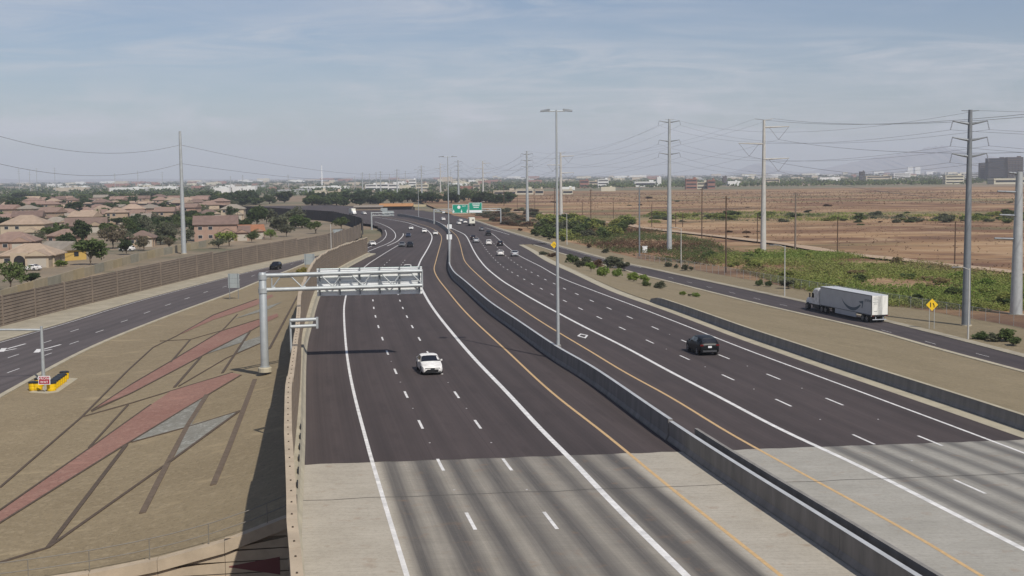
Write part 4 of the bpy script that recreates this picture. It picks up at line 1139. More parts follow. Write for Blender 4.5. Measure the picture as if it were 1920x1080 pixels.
a, h = pole_at(906, 379, 302); r_, B3 = pylon_vee(a, h, 1.0, 'distant pale vee insulator pole beside the green overhead signs', STEELL, .15); LB.append(B3)
a, h = pole_at(826, 361, 306); r_, B4 = pylon_vee(a, h, 1.2, 'faint far vee insulator pole beyond the freeway bend', STEELL, .2); LB.append(B4)
# big tapered pole with short left arms
a, h = pole_at(1905, 591, 322)
r = thing('power_pylon', a, 'fat pale steel pole with four short left arms by the fence', 'power pole')
shaft(h, .95, .5, 14).build('shaft', STEEL, r, smooth=True)
b = MB(); b.lathe([(1.2, -.3), (1.2, .2), (1.0, .2)], 14); b.build('footing', CONC, r)
for py, L_ in ((324, 1.6), (359, 3.3), (403, 2.9), (447, 3.6)):
    z = aty(1905, py, a.y).z - a.z
    b = MB(); b.path([(-.4, 0, z - .1), (-L_, 0, z + .05)], [.2, .14], 8); b.build('arm', STEELD, r)
# lone pole behind the noise wall
a = onf(345, 476, lambda x, y: gl(y)); t = aty(342, 246, a.y); h = t.z - a.z
r = thing('power_pylon', a, 'tall plain grey steel pole rising behind the brown noise wall', 'power pole')
shaft(h, .72, .34, 14).build('shaft', STEEL, r, smooth=True)
b = MB(); b.lathe([(.95, -.3), (.95, .2), (.8, .2)], 14); b.build('footing', CONC, r)
LONE = [a + Vector((0, 0, z)) for z in (h - 3.8, h - 9, h - 14)]
# off-frame pylon that carries the near span
r_, A0 = pylon_double(Vector((92, -15, GR)), 31, .62, 'massive dark grey steel pylon beside the overpass', STEELD, .12)
# wires
NWIRE = [0]
def wire(a, c, sag, lab, grp, r=.03):
    a, c = Vector(a), Vector(c); b = MB()
    P = [a.lerp(c, k / 20) - Vector((0, 0, sag * 4 * (k / 20) * (1 - k / 20))) for k in range(21)]
    b.path(P, r, 4); o = b.build('power_line', WIRE, None, a); tag(o, lab, 'cable', grp)
SPN = ['from the massive pylon over the verge toward the overpass', 'between the massive pylon and the pylon in green scrub', 'from the scrub pylon to the desert edge pylon', 'from the desert edge pylon to the one behind green signs', 'from the green sign pylon into the dark trees', 'beyond the orange canopy, first span', 'beyond the orange canopy, second span', 'beyond the orange canopy, last span']
ARMN = ['upper road-side', 'upper desert-side', 'middle road-side', 'middle desert-side', 'lower road-side', 'lower desert-side', 'top earth wire']
for i, (P, Q) in enumerate(zip([A0] + LA, LA)):
    for k, (p, q) in enumerate(zip(P, Q)):
        L_ = (p - q).length; wire(p, q, L_ * .018, '%s power cable %s' % (ARMN[k], SPN[i]), 'cables of the six-armed pylons', .018 if L_ < 400 else .03)
SPN = ['between the pale scrub pole and the mast-side vee pole', 'between the mast-side vee pole and the distant one', 'from the distant vee pole past the bend']
ARMN = ['upper', 'middle', 'lower', 'left-hand earth wire', 'right-hand earth wire']
for i, (P, Q) in enumerate(zip(LB, LB[1:])):
    for k, (p, q) in enumerate(zip(P, Q)):
        L_ = (p - q).length; wire(p, q, L_ * .018, '%s power cable %s' % (ARMN[k], SPN[i]), 'cables of the vee insulator poles', .018 if L_ < 400 else .03)
for p in LB[0]: wire(p, p + Vector((26, -330, 1.5)), 7, 'sagging power conductor running toward the overpass from the vee pole', 'conductors from the vee pole', .035)
for k, p in enumerate(LONE[:2]):
    wire(p, aty(-260, (150, 215)[k], 250), 7, 'heavy cable sagging from the lone pole over the house roofs', 'cables over the houses', .05)
    wire(p, LA[3][k], 9, 'cable crossing the freeway from the lone pole to the pylons', 'cables crossing the freeway', .045)
# wooden utility poles
for (bx, by), ty, lab, m_, r_ in (((1361, 512), 368, 'dark wooden utility pole at the verge, nearest the truck', WOOD, .2), ((1316, 445), 352, 'dark wooden utility pole on the dirt track beside grey pylon', WOOD, .2), ((1199, 481), 351, 'utility pole with grey lower half beside white utility box', STEELD, .24), ((1108, 417), 355, 'dark wooden utility pole halfway along the dirt track', WOOD, .22), ((1040, 405), 352, 'dark wooden utility pole just left of the median mast', WOOD, .25), ((945, 386), 347, 'dark wooden utility pole at the desert edge by the overhead sign', WOOD, .25), ((1491, 466), 362, 'weathered grey utility post with meter beside the dirt track', mat('wood_grey', (.17, .14, .115), .9, .2, 2), .3)):
    a, h = pole_at(bx, by, ty); r = thing('utility_pole', a, lab, 'utility pole')
    b = MB(); b.tube((0, 0, -.2), (0, 0, h), r_, r_ * .7, 8); b.build('shaft', m_, r)
    b = MB(); b.box((0, -.1, h - .5), (1.6, .12, .14)); b.build('crossarm', m_, r)
    for s in (-.7, .7):
        b = MB(); b.tube((s, -.1, h - .43), (s, -.1, h - .2), .06, .05, 6); b.build('insulator', CERAM, r)
pm = None
for bx, by, ty in ((1570, 475, 408), (1790, 494, 417), (1420, 455, 402), (1267, 426, 400), (1280, 426, 401), (1092, 408, 379), (1150, 411, 380), (1222, 426, 384), (970, 392, 366), (1003, 398, 371)):
    a, h = pole_at(bx, by, ty)
    b = MB(); b.tube((0, 0, -.2), (0, 0, h), .16, .13, 7); b.lathe([(.13, h), (.15, h + .02), (.15, h + .12), (.05, h + .2)], 7); o = b.build('wooden_post', WOOD, None, (0, 0, 0)); o.location = a
    tag(o, 'short bare dark post standing along the desert dirt track', 'post', 'bare posts along the dirt track')
a = onf(1209, 474, DG); r = thing('utility_cabinet', a, 'white utility cabinet beside the grey-footed pole', 'cabinet')
b = MB(); b.box((0, 0, .9), (1.3, 1, 1.8)); b.build('body', SIGNW, r); b = MB(); b.box((0, 0, 1.84), (1.5, 1.2, .1)); b.build('lid', ALU, r); b = MB(); b.box((0, -.51, .9), (.9, .03, 1.4)); b.build('door', SIGNW, r)
# chain-link fence along the verge
FX = lambda y: RRt(y) + itp(y, ((60, 15), (180, 15.5), (230, 11), (300, 9), (420, 8)))
P0 = Vector((FX(120), 120, GR)); fn = thing('chain_link_fence', P0, 'low chain link fence between gravel verge and green scrub', 'fence')
MESH = bpy.data.materials.new('chain_mesh'); t_, b_ = nodes_of(MESH); b_.inputs['Base Color'].default_value = (.3, .3, .29, 1); b_.inputs['Alpha'].default_value = .28
pm = MB().tube((0, 0, -.2), (0, 0, 1.85), .035, n=6).mesh('post', STEEL)
for y in np.arange(120, 330, 3.2):
    inst('post', pm, fn, Vector((FX(y), y, GR + .1)) - P0)
for y in np.arange(120, 328, 12.8):
    ye = min(y + 12.8, 328); a, c = Vector((FX(y), y, GR + .1)), Vector((FX(ye), ye, GR + .1))
    b = MB(); b.add([a, c, c + Vector((0, 0, 1.75)), a + Vector((0, 0, 1.75))], [(0, 1, 2, 3)]); b.build('mesh_panel', MESH, fn, P0)
    b = MB(); b.tube(a + Vector((0, 0, 1.8)), c + Vector((0, 0, 1.8)), .025, n=5); b.build('top_rail', STEEL, fn, P0)
# dirt track
TR = [onf(a, c, DG) for a, c in crom([(960,397),(1025,402.5),(1100,413),(1175,422),(1200,427),(1312,440),(1425,453),(1500,463),(1575,475.6),(1687,488),(1800,501),(1960,518)], 5)]
rows = []
for i, p in enumerate(TR):
    d = TR[min(i + 1, len(TR) - 1)] - TR[max(i - 1, 0)]; n = Vector((d.y, -d.x, 0)).normalized() * (2.6 + .5 * math.sin(i * .9))
    rows.append([p - n + Vector((0, 0, .30)), p + Vector((0, 0, .34)), p + n + Vector((0, 0, .30))])
b = MB(); b.sheet(rows); struct(b, 'dirt_track', mat('dirt_pale', (.40, .29, .195), .95, .15, .3))
# ------------------------------------------------------------------ vehicles (local +Y is forward)
def paint(name, col, rough=.3): return mat('paint_' + name, col, rough, coat=.25, spec=.4)
PAINT_K = mat('paint_black', (.007, .0075, .0085), .4, spec=.25)
PW, PK, PS, PG, PB_, PR_ = paint('white', (.78, .79, .77)), paint('black', (.008, .009, .010), .35), paint('silver', (.42, .43, .44)), paint('grey', (.12, .125, .13)), paint('blue_dark', (.02, .03, .06)), paint('maroon', (.12, .02, .02))
SEDAN = dict(st=[(2.31, .56, .34, .56, .44, .58), (2.24, .76, .24, .64, .62, .67), (2.05, .85, .2, .71, .70, .77), (1.6, .885, .19, .82, .78, .89), (1.0, .895, .19, .92, .84, 1.0), (.25, .895, .19, .94, .70, 1.42), (-.35, .895, .19, .95, .715, 1.47), (-.95, .89, .19, .97, .70, 1.44), (-1.75, .875, .2, 1.0, .74, 1.10), (-2.12, .84, .22, 1.0, .66, 1.06), (-2.27, .76, .28, .93, .58, .97), (-2.31, .60, .40, .80, .46, .82)],
             cab=(4, 8), wheels=(1.38, -1.32), wr=.325)
SUV = dict(st=[(2.36, .56, .38, .72, .46, .75), (2.28, .76, .30, .82, .62, .86), (2.05, .89, .26, .92, .72, .97), (1.55, .93, .25, 1.0, .78, 1.07), (1.05, .94, .25, 1.06, .78, 1.14), (.35, .94, .25, 1.09, .68, 1.62), (-.3, .94, .25, 1.11, .71, 1.70), (-1.2, .94, .25, 1.14, .70, 1.68), (-1.95, .93, .26, 1.16, .67, 1.60), (-2.22, .91, .28, 1.12, .66, 1.18), (-2.34, .86, .32, 1.05, .64, 1.08), (-2.38, .74, .42, .90, .54, .92)],
           cab=(4, 9), wheels=(1.42, -1.40), wr=.37)
PICK = dict(st=[(2.85, .6, .45, .85, .5, .88), (2.75, .85, .38, .98, .7, 1.02), (2.3, .96, .35, 1.08, .78, 1.14), (1.7, .98, .35, 1.12, .8, 1.2), (1.25, .98, .35, 1.14, .8, 1.24), (.6, .98, .35, 1.18, .68, 1.78), (0, .98, .35, 1.2, .7, 1.86), (-.6, .98, .35, 1.2, .69, 1.82), (-.85, .98, .35, 1.2, .8, 1.25), (-1.5, .98, .35, 1.2, .9, 1.24), (-2.75, .98, .38, 1.2, .9, 1.24), (-2.85, .9, .5, 1.1, .8, 1.12)],
            cab=(4, 8), wheels=(1.85, -1.75), wr=.4)
def ring(s):
    y, w, zb, zs_, r, zt = s
    zm = zb + (zs_ - zb) * .62
    h = [(w * .86, zb), (w * .985, zb + .12), (w, zm), (w * .965, zs_), (r, zt - .06 * min(1, (zt - zs_) * 3)), (r * .7, zt), (r * .25, zt + .012)]
    return [Vector((x, y, z)) for x, z in h] + [Vector((-x, y, z)) for x, z in reversed(h)]
def wheel_mesh(r, w):
    b = MB(); 
    prof = [(r * .62, -w / 2), (r * .95, -w / 2), (r, -w / 2 + .03), (r, w / 2 - .03), (r * .95, w / 2), (r * .62, w / 2)]
    b.lathe(prof, 20); ty = b.mesh('tyre', RUBBER, smooth=True)
    b = MB(); b.lathe([(r * .64, -w / 2 + .03), (r * .64, w / 2 + .004), (r * .58, w / 2 + .006), (r * .52, w / 2 - .03), (.06, w / 2 - .01)], 16)
    for k in range(5):
        t = k * 2 * math.pi / 5; b.box((math.cos(t) * r * .33, math.sin(t) * r * .33, w / 2 - .005), (r * .5, .06, .03), t)
    return ty, b.mesh('rim', RIM)
def inset_quad(b, q, k, off, m=0):
    c = sum(q, Vector()) / 4; n = (q[1] - q[0]).cross(q[3] - q[0]).normalized()
    b.add([p.lerp(c, k) + n * off for p in q], [(0, 1, 2, 3)], m)
def car(D, name, label, cat, kind, group=None, front=True):
    r = thing(name, (0, 0, 0), label, cat, group)
    st = D['st']; R = [ring(s) for s in st]; n = len(R[0])
    # refine along the length for a smoother skin
    b = MB(); b.loft(R[::-1]); body = b.build('body', [PW], r, smooth=True)
    for s in body.material_slots: s.link = 'OBJECT'
    body.material_slots[0].material = PW
    c0, c1 = D['cab']
    for nm, i, rev in (('windshield', c0, 0), ('rear_window', c1 - 1, 1)):
        b = MB(); A, B = R[i], R[i + 1]
        pts = [4, 5, 6, 7, 8, 9]
        lo, hi = (A, B) if not rev else (B, A)
        row0 = [lo[k].lerp(hi[k], .04) for k in pts]; row1 = [lo[k].lerp(hi[k], .95) for k in pts]
        c = Vector((0, (lo[6].y + hi[6].y) / 2, (lo[6].z + hi[6].z) / 2))
        sgn = 1 if not rev else -1
        up = Vector((0, sgn * abs(hi[6].z - lo[6].z), abs(hi[6].y - lo[6].y) + .05)).normalized() * .012
        sq = lambda p: Vector((p.x * .97, p.y, p.z)) + up
        b.sheet([[sq(p) for p in row0], [sq(p) for p in row1]]); b.build(nm, GLASS, r, smooth=True)
    for s in (0, 1):
        spans = [(c0, c0 + 1, .30, 1.), (c0 + 1, c0 + 2, .0, 1.), (c0 + 2, c0 + 3, .0, 1.)] + ([(c1 - 1, c1, 0., .55)] if c1 - c0 > 3 else [])
        for i, j, f0, f1 in spans:
            A, B = R[i], R[j]; k3, k4 = (3, 4) if s == 0 else (n - 4, n - 5)
            def P(f, g): return A[k3].lerp(B[k3], f).lerp(A[k4].lerp(B[k4], f), g)
            q = [P(f0 + .02, .14), P(f1 - .03, .14), P(f1 - .03, .86), P(f0 + .02 + (.25 if f0 > .1 else 0), .86)]
            off = Vector(((1 if s == 0 else -1) * .012, 0, .008))
            b = MB(); b.add([p + off for p in q], [(0, 1, 2, 3)]); b.build('side_window', GLASS, r)
    ty, rm = WHEELS.setdefault(D['wr'], wheel_mesh(D['wr'], .22))
    wx = st[5][1] - .10
    for y in D['wheels']:
        for s in (-1, 1):
            w = inst('wheel', bpy.data.meshes.get('hub') or MB().lathe([(.09, -.08), (.09, .1)], 8).mesh('hub', BLACKT), r, (s * wx, y, D['wr'])); w.rotation_euler = (0, s * math.pi / 2, 0)
            inst('tyre', ty, w); inst('rim', rm, w)
            b = MB(); b.tube((s * (wx - .1), y, D['wr'] + .02), (s * (st[5][1] + .006), y, D['wr'] + .02), D['wr'] * 1.16, n=20); b.build('wheel_arch', BLACKT, r)
    f, f2, e, e2 = st[1], st[2], st[-2], st[-3]
    zf = (f[2] + f[3]) / 2
    for s in (-1, 1):
        b = MB(); b.add([(s * f[1] * .55, st[0][0] - .03, f[3] - .02), (s * f2[1] * .97, f2[0] + .05, f2[3] - .0), (s * f2[1] * .99, f2[0] + .03, f2[3] - .10), (s * f[1] * .6, st[0][0] - .02, f[3] - .10)], [(0, 1, 2, 3)]); b.build('headlight', LAMPW, r)
        b = MB(); b.box((s * (e[1] - .12), e[0] - .025, e[3] - .05), (.3, .05, .14)); b.build('taillight', LAMPR, r)
        b = MB(); b.box((s * (st[4][1] + .06), st[4][0] - .38, st[4][5] + .05), (.15, .11, .13)); b.build('mirror', PK if kind != 'w' else PW, r)
    b = MB(); yf = st[0][0] + .015
    b.loft([[(-.62, yf - .1, f[2] + .02), (.62, yf - .1, f[2] + .02), (.5, yf - .09, f[2] + .02), (-.5, yf - .09, f[2] + .02)], [(-.5, yf + .0, f[2] + .06), (.5, yf + .0, f[2] + .06), (.4, yf - .02, f[2] + .06), (-.4, yf - .02, f[2] + .06)], [(-.36, yf + .0, f[3] - .12), (.36, yf + .0, f[3] - .12), (.3, yf - .02, f[3] - .12), (-.3, yf - .02, f[3] - .12)]]); b.build('grille', BLACKT, r)
    b = MB(); b.box((0, e[0] - .06, (e[2] + e[3]) / 2 + .16), (.34, .03, .17)); b.build('number_plate', PLATE, r)
    b = MB(); b.box((0, st[-1][0] + .02, e[2] + .14), (1.3, .08, .16)); b.build('bumper', mat('bumper_grey', (.06, .06, .065), .4), r)
    return r
WHEELS = {}
def recolor(r, m):
    for c in r.children:
        if c.name.startswith('body') and c.material_slots: c.material_slots[0].link = 'OBJECT'; c.material_slots[0].material = m
def place_car(r, p, hd): r.location = p; r.rotation_euler = (0, 0, hd)
def heading(y, toward): 
    t = MBL.tan(y); a = math.atan2(-t.x, t.y); return a + (math.pi if toward else 0)
sed = car(SEDAN, 'sedan_car', 'white sedan driving toward the camera alone beside the lane dashes', 'car', 'w')
# extra face of the near sedan
b = MB(); b.add([(-.62, 2.29, .22), (.62, 2.29, .22), (.70, 2.26, .30), (.44, 2.335, .52), (-.44, 2.335, .52), (-.70, 2.26, .30), (0, 2.36, .24), (0, 2.365, .52)], [(0, 6, 7, 4, 5), (6, 1, 2, 3, 7)]); b.build('air_intake', BLACKT, sed)
b = MB(); b.box((0, 2.30, .61), (1.25, .03, .05)); b.build('grille_line', BLACKT, sed)
b = MB(); b.box((0, 2.335, .585), (.34, .03, .07)); b.build('badge', BLACKT, sed)
p = at_road((802, 703)); place_car(sed, Vector((p.x, p.y + 2.0, hr(p.y + 2))), heading(p.y, True) + .01)
suv = car(SUV, 'suv_car', 'black hatchback SUV driving away alone in the middle departing lane', 'car', 'k')
recolor(suv, PK)
p = at_road((1323, 667)); place_car(suv, Vector((p.x, p.y + 2.2, hr(p.y + 2.2))), heading(p.y, False))
pick = car(PICK, 'pickup_truck', 'black pickup truck departing in the lane beside the on-ramp gore', 'pickup', 'k'); recolor(pick, PK)
p = at_road((915.5, 442)); place_car(pick, Vector((p.x, p.y + 2.5, hr(p.y))), heading(p.y, False))
fleet = [  # proto, pixel of the tyres, paint, toward the camera, label
 (sed, (770, 431), PW, 1, 'white car approaching round the bend, farthest in its lane'), (suv, (795, 437), PW, 1, 'white SUV approaching behind the white sedan in the carpool lane'), (sed, (816, 441), PW, 1, 'white sedan approaching in the carpool lane next to the barrier'),
 (sed, (753, 463), PG, 1, 'dark grey car approaching beside the gore stripe'), (suv, (768, 464), PK, 1, 'black SUV approaching beside the dark grey car'), (sed, (765, 445), PB_, 1, 'dark car approaching in front of the exit stripe tip'),
 (sed, (763, 511), PW, 1, 'white car mostly hidden behind the back of the gantry sign'),
 (sed, (938, 480), PW, 0, 'white sedan departing beside the silver car before the gore'), (sed, (965, 481), PS, 0, 'silver car departing on the white edge line before the gore'), (sed, (937.5, 461), PK, 0, 'black car departing on the gore stripe behind the silver car'),
 (suv, (916, 460), PW, 0, 'white SUV departing in the middle lane behind black car'), (sed, (887, 449.5), PK, 0, 'black car departing next to the solid lane line'), (sed, (892.5, 455), PS, 0, 'silver grey car departing right behind the black car'),
 (sed, (903, 433), PG, 0, 'dark car departing beyond the black pickup'), (sed, (860, 421.5), PW, 0, 'white car departing left of the white box truck, lower'), (sed, (863, 416), PW, 0, 'white car departing left of the white box truck, farthest'), (suv, (871, 419), PW, 0, 'white SUV departing just left of the white box truck'), (suv, (830, 414), PW, 0, 'white SUV departing under the span gantry by its column'),
 (suv, (682, 402.5), PW, 1, 'white car far off beyond the curved dark wall')]
for pr_, q, m_, tw, lab in fleet:
    o = copy_tree(pr_); p = at_road(q); y = p.y + (2.2 if not tw else 2.0)
    place_car(o, Vector((p.x, y, hr(y))), heading(y, tw)); recolor(o, m_); o['label'] = lab; o['category'] = 'car'
o = copy_tree(suv); p = onf(514, 506, lambda x, y: hl(y)); place_car(o, Vector((p.x, p.y + 2, hl(p.y + 2))), math.pi + math.atan2(-(LL(260) - LL(240)), 20)); recolor(o, PK); o['label'] = 'black SUV coming down the exit ramp beside the noise wall'
o = copy_tree(sed); p = onf(698, 460.5, lambda x, y: hl(y)); place_car(o, Vector((p.x, p.y, hl(p.y))), heading(p.y, True) + .25); recolor(o, PW); o['label'] = 'white car turning down the exit ramp beside the brown bank'
o = copy_tree(sed); p = onf(60, 507, lambda x, y: gl(y)); place_car(o, p, 1.2); recolor(o, PW); o['label'] = 'white car parked in front of the arched doorway house'
o = copy_tree(suv); p = onf(238, 471, lambda x, y: gl(y)); place_car(o, p, 1.4); recolor(o, PW); o['label'] = 'white vehicle parked under the grey desert tree by the yard wall'

# semi truck on the on-ramp
def semi():
    a = onf(1650, 606, lambda x, y: hq(y)); y0 = a.y + .2
    hd = math.atan2(-(RL(y0 + 14) - RL(y0)), 14)
    r = thing('semi_truck', Vector((a.x, y0, hq(y0))), 'white tractor and long grey-white box trailer on the on-ramp', 'truck', None, hd)
    TW, TL, z0, z1 = 1.3, 16.2, 1.15, 4.1
    tr_p = mat('trailer_shaded_white', (.43, .45, .48), .45, .06, .8, coords='Object'); tr_d = mat('trailer_rear', (.74, .73, .68), .5, .06, 1.)  # shade of the trailer side is put into its grey; rear doors stay white
    b = MB(); b.box((0, TL / 2, (z0 + z1) / 2), (TW * 2, TL, z1 - z0)); tb = b.build('trailer_box', tr_p, r)
    b = MB(); b.box((0, TL / 2, z1 + .012), (TW * 2 - .06, TL - .1, .02)); b.build('trailer_roof', mat('trailer_roof', (.52, .53, .54), .5), tb)
    for s in (-1, 1):
        for z in (z0 + .05, z1 - .06):
            b = MB(); b.box((s * (TW + .015), TL / 2, z), (.03, TL, .12)); b.build('side_rail', STEELD, tb)
        b = MB(); b.box((s * (TW + .02), .05, (z0 + z1) / 2), (.05, .12, z1 - z0)); b.build('corner_post', BLACKT, tb)
        b = MB(); b.box((s * (TW - .04), 8.0, .78), (.05, 6.6, .72)); b.build('side_skirt', tr_p, r)
    for s in (-1, 1):
        b = MB(); b.box((s * .64, -.02, (z0 + z1) / 2), (1.24, .05, z1 - z0 - .16)); d = b.build('rear_door', tr_d, r)
        for x in (.12, .3):
            b = MB(); b.tube((s * x, -.07, z0 + .1), (s * x, -.07, z1 - .12), .025, n=6); b.build('lock_rod', STEELD, d)
    for k, (z, w_) in enumerate(((3.72, .7), (3.45, .85), (3.12, .9), (2.85, .55), (1.75, .5))):
        b = MB(); b.box((-.72, -.05, z), (w_, .01, .07)); b.build('print_line', STEELD, r)
    b = MB(); b.box((0, -.02, z0 - .04), (2.5, .12, .18)); b.build('rear_sill', BLACKT, r)
    b = MB(); b.box((0, .1, .52), (2.2, .1, .12)); bu = b.build('underride_guard', tr_p, r)
    for s in (-.6, .6):
        b = MB(); b.box((s, .1, .8), (.1, .08, .55)); b.build('guard_post', tr_p, bu)
    for s in (-1, 1):
        b = MB(); b.box((s * 1.1, -.06, z0 - .05), (.25, .05, .12)); b.build('taillight', LAMPR, r)
        b = MB(); b.box((s * .85, .75, .55), (.6, .02, .75)); b.build('mud_flap', BLACKT, r)
    b = MB(); b.box((0, 5.5, 1.02), (.9, 10.5, .2)); b.build('frame_rail', BLACKT, r)
    ty, rm = wheel_mesh(.52, .5)
    for y in (1.5, 2.8, TL - 1.7, TL - .4, TL + 4.6):
        for s in (-1, 1):
            w = inst('wheel', bpy.data.meshes.get('hub'), r, (s * (1.02 if y < TL + 3 else 1.08), y, .52)); w.rotation_euler = (0, s * math.pi / 2, 0)
            inst('tyre', ty, w); inst('rim', rm, w)
    # tractor
    cy = TL + .7
    cab_s = [(cy, 1.2, 1.1, 3.6), (cy + .9, 1.22, 1.1, 3.75), (cy + 1.8, 1.22, 1.1, 3.6), (cy + 2.35, 1.18, 1.1, 3.05), (cy + 2.9, 1.12, 1.1, 2.12), (cy + 4.4, 1.02, .95, 1.95), (cy + 4.9, .92, .8, 1.75)]
    secs = [[Vector((w, y, zb)), Vector((w, y, zt - .25)), Vector((w * .82, y, zt)), Vector((-w * .82, y, zt)), Vector((-w, y, zt - .25)), Vector((-w, y, zb))] for y, w, zb, zt in cab_s]
    b = MB(); b.loft(secs); cb = b.build('cab', PW, r, smooth=True)
    b = MB(); b.add([(-.95, cy + 2.92, 2.2), (.95, cy + 2.92, 2.2), (.9, cy + 2.40, 3.02), (-.9, cy + 2.40, 3.02)], [(0, 1, 2, 3)]); b.build('windshield', GLASS, cb)
    for s in (-1, 1):
        b = MB(); b.box((s * 1.2, cy + 2.0, 2.45), (.05, .75, .75)); b.build('side_window', GLASS, cb)
        b = MB(); b.box((s * 1.5, cy + 2.55, 2.45), (.22, .12, .75)); b.build('mirror', BLACKT, cb)
        b = MB(); b.box((s * 1.05, cy + 1.0, .75), (.3, 2.2, .55)); b.build('fuel_tank', PW if False else BLACKT, r)
        b = MB(); b.tube((s * 1.05, TL + 4.6, .56), (s * 1.2, TL + 4.6, .56), .62, n=18); b.build('wheel_arch', BLACKT, r)
        b = MB(); b.box((s * .8, cy + 4.92, 1.2), (.3, .05, .25)); b.build('headlight', LAMPW, r)
    b = MB(); b.box((0, TL + 2.2, .9), (.9, 6.2, .3)); b.build('tractor_frame', BLACKT, r)
    b = MB(); b.box((0, cy + 4.93, 1.35), (1.0, .04, .6)); b.build('grille', BLACKT, r)
    b = MB(); b.tube((-1.0, cy - .2, 1.0), (-1.0, cy - .2, 3.7), .09, n=8); b.build('exhaust_stack', STEEL, r)
    # swoosh and small word on the left side (x = -TW), drawn on the side wall
    LG = mat('print_blue_grey', (.06, .10, .14), .5)
    def S_(u, v): return Vector((-TW - .012, TL * (1 - u), z1 - (z1 - z0) * v))
    top = [(.43, .36), (.47, .55), (.53, .69), (.60, .76), (.67, .76), (.73, .69), (.785, .56)]
    bot = [(.43, .36), (.465, .60), (.525, .80), (.60, .92), (.68, .92), (.745, .80), (.80, .60)]
    b = MB(); b.sheet([[S_(*p) for p in crom(top, 5)], [S_(*p) for p in crom(bot, 5)]]); b.build('swoosh_print', LG, tb)
    b = MB(); b.add([S_(*p) for p in ((.76, .42), (.80, .37), (.845, .34), (.845, .38), (.84, .55), (.83, .72), (.815, .72), (.825, .50), (.79, .48))], [tuple(range(9))]); b.build('arrow_print', LG, tb)
    tm = text_mesh('prime', .78, LG, extrude=.002); t = inst('lettering', tm, tb, S_(.925, .27)); t.rotation_euler = (math.pi / 2, 0, -math.pi / 2)
    return r
semi()
# box truck
p = at_road((885.5, 424)); y0 = p.y
r = thing('box_truck', (p.x, y0, hr(y0)), 'white box truck departing among the far cars', 'truck', None, heading(y0, False))
b = MB(); b.box((0, 3, 2.35), (2.4, 6, 2.7)); bx_ = b.build('cargo_box', paint('cream', (.72, .70, .60)), r)
b = MB(); b.box((.35, -.02, 2.6), (.9, .04, .5)); b.build('print_mark', BLACKT, bx_)
b = MB(); b.box((0, -.03, 1.1), (2.3, .06, .2)); b.build('rear_sill', BLACKT, r)
b = MB(); b.loft([[(w, y, .7), (w, y, zt), (-w, y, zt), (-w, y, .7)] for y, w, zt in ((6.1, 1.05, 2.6), (7.2, 1.05, 2.5), (7.7, 1.0, 1.6), (8.5, .95, 1.4))]); b.build('cab', PW, r)
ty, rm = wheel_mesh(.45, .45)
for y in (1.4, 7.4):
    for s in (-1, 1):
        w = inst('wheel', bpy.data.meshes.get('hub'), r, (s * .98, y, .45)); w.rotation_euler = (0, s * math.pi / 2, 0); inst('tyre', ty, w); inst('rim', rm, w)
p = at_road((658, 402.5)); r2 = copy_tree(r); r2.location = (p.x, p.y, hr(p.y)); r2.rotation_euler = (0, 0, heading(p.y, True)); r2['label'] = 'white truck passing above the far curved wall'
# ------------------------------------------------------------------ vegetation
def leaves(cent, rad, per, leaf, rs, flat=.35):
    """random leaf quads around clump centres -> vertex and face arrays"""
    cent = np.asarray(cent, np.float32); n = len(cent) * per
    c = np.repeat(cent, per, 0); rr = np.repeat(np.asarray(rad, np.float32), per)
    d = rs.normal(size=(n, 3)); d /= np.linalg.norm(d, axis=1)[:, None]
    p = c + d * (rr * rs.uniform(.35, 1, n) ** .6)[:, None] * np.array([1, 1, .8])
    u = rs.normal(size=(n, 3)); u[:, 2] *= .6; u /= np.linalg.norm(u, axis=1)[:, None]
    w = np.cross(u, d + rs.normal(size=(n, 3)) * .5); w /= np.linalg.norm(w, axis=1)[:, None] + 1e-6
    L = (leaf * rs.uniform(.6, 1.3, n))[:, None]
    V = np.stack([p - u * L - w * L * flat, p + u * L - w * L * flat, p + u * L * .8 + w * L * flat, p - u * L * .8 + w * L * flat], 1).reshape(-1, 3)
    return V
def quad_mesh(name, V, mats, mi=None):
    n = len(V) // 4; me = bpy.data.meshes.new(name)
    me.vertices.add(4 * n); me.vertices.foreach_set('co', V.astype(np.float32).ravel())
    me.loops.add(4 * n); me.loops.foreach_set('vertex_index', np.arange(4 * n, dtype=np.int32))
    me.polygons.add(n); me.polygons.foreach_set('loop_start', np.arange(0, 4 * n, 4, dtype=np.int32))
    for m in mats: me.materials.append(m)
    if mi is not None: me.polygons.foreach_set('material_index', mi.astype(np.int32))
    me.update(calc_edges=True); return me
def crown(seed, rx, rz, z0, nclump, per, leaf, lobes=6):
    rs = np.random.default_rng(seed); C_ = []
    lob = [(rs.uniform(-.55, .55) * rx, rs.uniform(-.55, .55) * rx, z0 + rz + rs.uniform(-.45, .55) * rz, rs.uniform(.38, .62) * rx) for _ in range(lobes)]
    while len(C_) < nclump:
        l = lob[rs.integers(lobes)]; d = rs.normal(size=3); d /= np.linalg.norm(d); q = l[3] * rs.uniform(.55, 1.0)
        p = (l[0] + d[0] * q, l[1] + d[1] * q, l[2] + d[2] * q * rz / rx)
        if p[2] > z0 * .6: C_.append(p)
    return leaves(C_, rs.uniform(.10, .22, nclump) * rx, per, leaf, rs)
